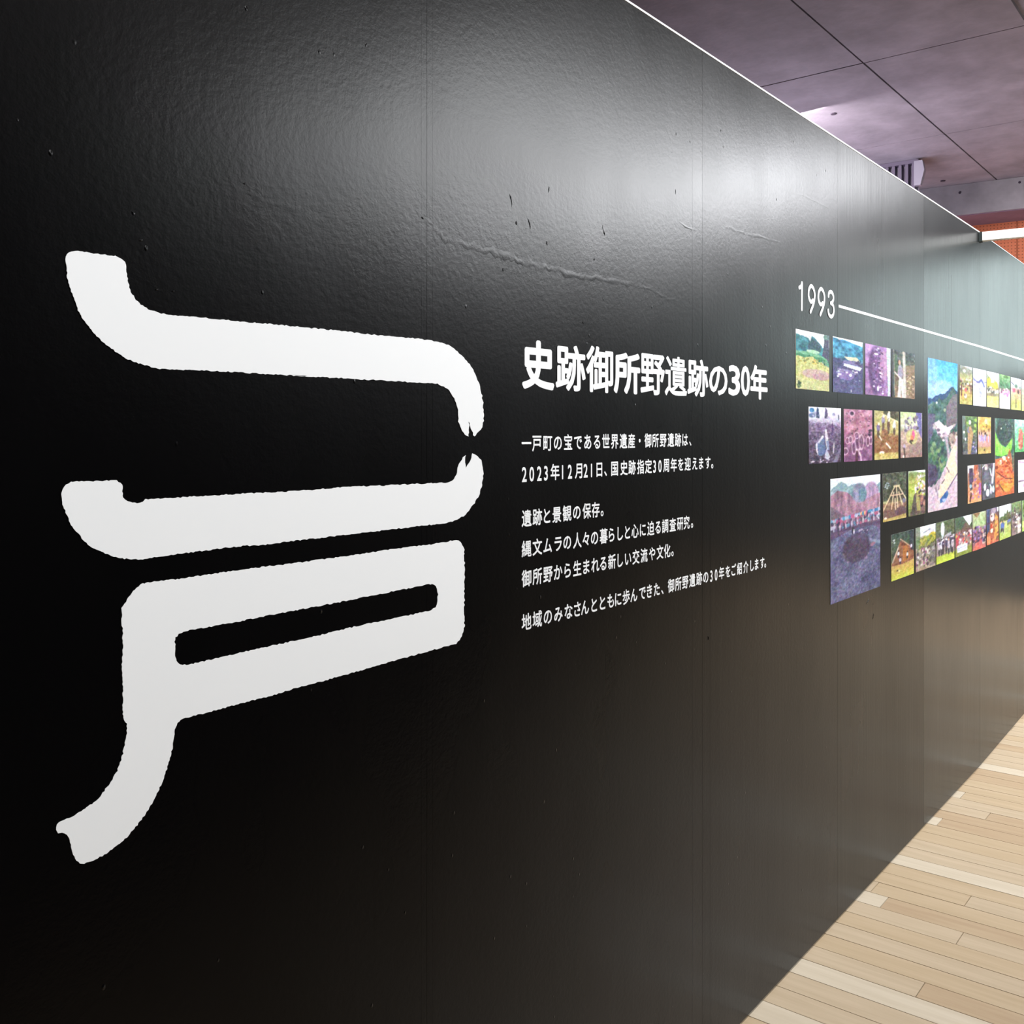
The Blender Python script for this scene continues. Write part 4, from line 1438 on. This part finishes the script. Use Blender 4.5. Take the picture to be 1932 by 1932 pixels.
def p_bowl(p):
    p.grad((0, (60, 88, 80)), (.3, (55, 80, 72)), (.48, (95, 170, 70)), (.53, (150, 110, 80)), (1, (190, 95, 55)))
    p.poly([(0, 0), (1, 0), (1, .52), (0, .52)], (60, 90, 80)); p.ell(.35, .035, .07, .03, (60, 200, 100)); p.line([(.05, .0), (.05, .12)], .02, (110, 150, 130), .6)
    p.poly([(0, .18), (.1, .24), (.3, .34), (.55, .38), (.7, .32), (.9, .25), (.88, .38), (.78, .46), (.3, .49), (0, .47)], (120, 200, 70)); p.tex(60, 10, 16, .26, .49, tint=(.8, 1, .5))
    p.ell(.48, .17, .40, .18, (52, 70, 68)); p.dots(14, .45, .9, .01, .12, [(190, 210, 190)], .012, .006); p.ell(.3, .13, .02, .012, (220, 230, 210))
    p.poly([(0, .52), (.6, .5), (.75, .39), (.85, .5), (.95, .6), (1, 1), (0, 1)], (185, 95, 60)); p.poly([(.62, .5), (.72, .4), (.84, .5), (.85, .6)], (150, 90, 60))
    p.dots(9, .15, .85, .5, .58, [(235, 215, 195)], .06, .015); p.dots(90, .02, .98, .56, .95, [(215, 110, 65), (150, 60, 40), (235, 150, 100), (120, 50, 35), (225, 120, 70)], .07, .018)
    p.ell(.62, .84, .36, .12, (205, 150, 55), .75); p.ell(.55, .74, .3, .1, (210, 105, 60), .9); p.dots(34, .3, .85, .66, .86, [(225, 125, 75), (165, 70, 45)], .05, .014)
    p.line([(.05, .68), (.5, .78), (.9, .8)], .015, (70, 45, 35)); p.line([(.2, .85), (.45, .95)], .02, (80, 50, 35)); p.ell(.12, .95, .1, .03, (230, 95, 60)); p.poly([(.86, .5), (1, .5), (1, .72), (.92, .7)], (65, 90, 80), .8); p.tex(20, 90, 24)


photo((1877.3, 1912.8, 789.3, 938, 790.4, 930.4), 'tall photo print with a dark bowl over green and orange nuts below', p_bowl)


def p_redtree(p):
    p.grad((0, (150, 215, 185)), (.5, (95, 175, 130)), (1, (90, 165, 95)))
    p.tex(60, 20, 8); p.ell(.5, .6, .2, .32, (185, 95, 85)); p.ell(.5, .1, .1, .1, (215, 240, 225)); p.dots(20, .35, .65, .3, .9, [(200, 110, 95), (150, 75, 70), (210, 150, 110)], .08, .04)


photo((1914.3, 1936, 791.7, 852.9, 792.6, 852.2), 'green photo print with a red-brown upright shape, at the right edge of the second row', p_redtree)


def p_cook(p):
    p.grad((0, (150, 120, 115)), (.5, (185, 120, 90)), (1, (225, 160, 110)))
    p.poly([(0, 0), (.45, 0), (.35, .25), (0, .2)], (225, 215, 215)); p.poly([(.1, .08), (.35, .08), (.4, .3), (.35, .6), (.2, .7), (.1, .4)], (75, 60, 85)); p.poly([(.45, 0), (.75, 0), (.6, .25), (.45, .2)], (180, 90, 65))
    p.dots(50, .35, .95, .15, .9, [(235, 195, 160), (200, 110, 75), (165, 110, 165), (225, 140, 100), (120, 70, 75)], .07, .03); p.poly([(.8, .5), (1, .5), (1, .85), (.8, .8)], (155, 85, 165), .8); p.poly([(.75, 0), (1, 0), (1, .5), (.8, .3)], (85, 80, 95), .8)
    p.ell(.2, .55, .09, .05, (150, 180, 195)); p.ell(.25, .72, .13, .05, (235, 170, 155)); p.poly([(.12, .95), (.2, .7), (.3, .75), (.2, 1)], (90, 50, 45)); p.tex(22, 40, 18)


photo((1825.4, 1851.2, 878.5, 950.8, 876.4, 945), 'photo print of people in orange and purple leaning over a table, third row', p_cook)


def p_tools(p):
    p.grad((0, (85, 82, 90)), (1, (75, 74, 86)))
    p.tex(30, 16, 8); p.ell(.3, .1, .13, .09, (185, 165, 160)); p.ell(.28, .13, .05, .03, (240, 235, 235)); p.line([(0, .1), (.2, .02)], .03, (225, 225, 230)); p.line([(.95, 0), (.8, .55)], .09, (205, 210, 220)); p.line([(.6, .15), (.72, .35)], .04, (215, 215, 225))
    p.ell(.3, .36, .22, .18, (100, 100, 112)); p.ell(.2, .65, .08, .1, (240, 240, 240)); p.ell(.42, .82, .13, .1, (245, 246, 246)); p.ell(.88, .75, .09, .1, (190, 215, 235)); p.ell(.68, .76, .08, .12, (190, 190, 200)); p.line([(.6, .6), (.85, .8)], .03, (230, 230, 235)); p.tex(14, 30, 16)


photo((1853, 1876.3, 876.1, 943.9, 873.5, 938.4), 'dark grey photo print of shiny white oval tools, third row', p_tools)


def p_room(p):
    p.grad((0, (205, 175, 195)), (.6, (225, 215, 232)), (.66, (90, 75, 95)), (.7, (225, 215, 235)), (1, (235, 228, 245)))
    p.poly([(.4, .3), (.9, .1), (.9, .75), (.45, .68)], (110, 85, 115), .7); p.line([(0, .05), (.5, .1)], .03, (120, 95, 120), .7); p.ell(.5, .8, .15, .08, (205, 130, 165)); p.tex(20, 14, 8)


photo((1921, 1945, 868.3, 929.5, 865.6, 924.4), 'pale lilac photo print of an indoor scene at the right edge of the third row', p_room)
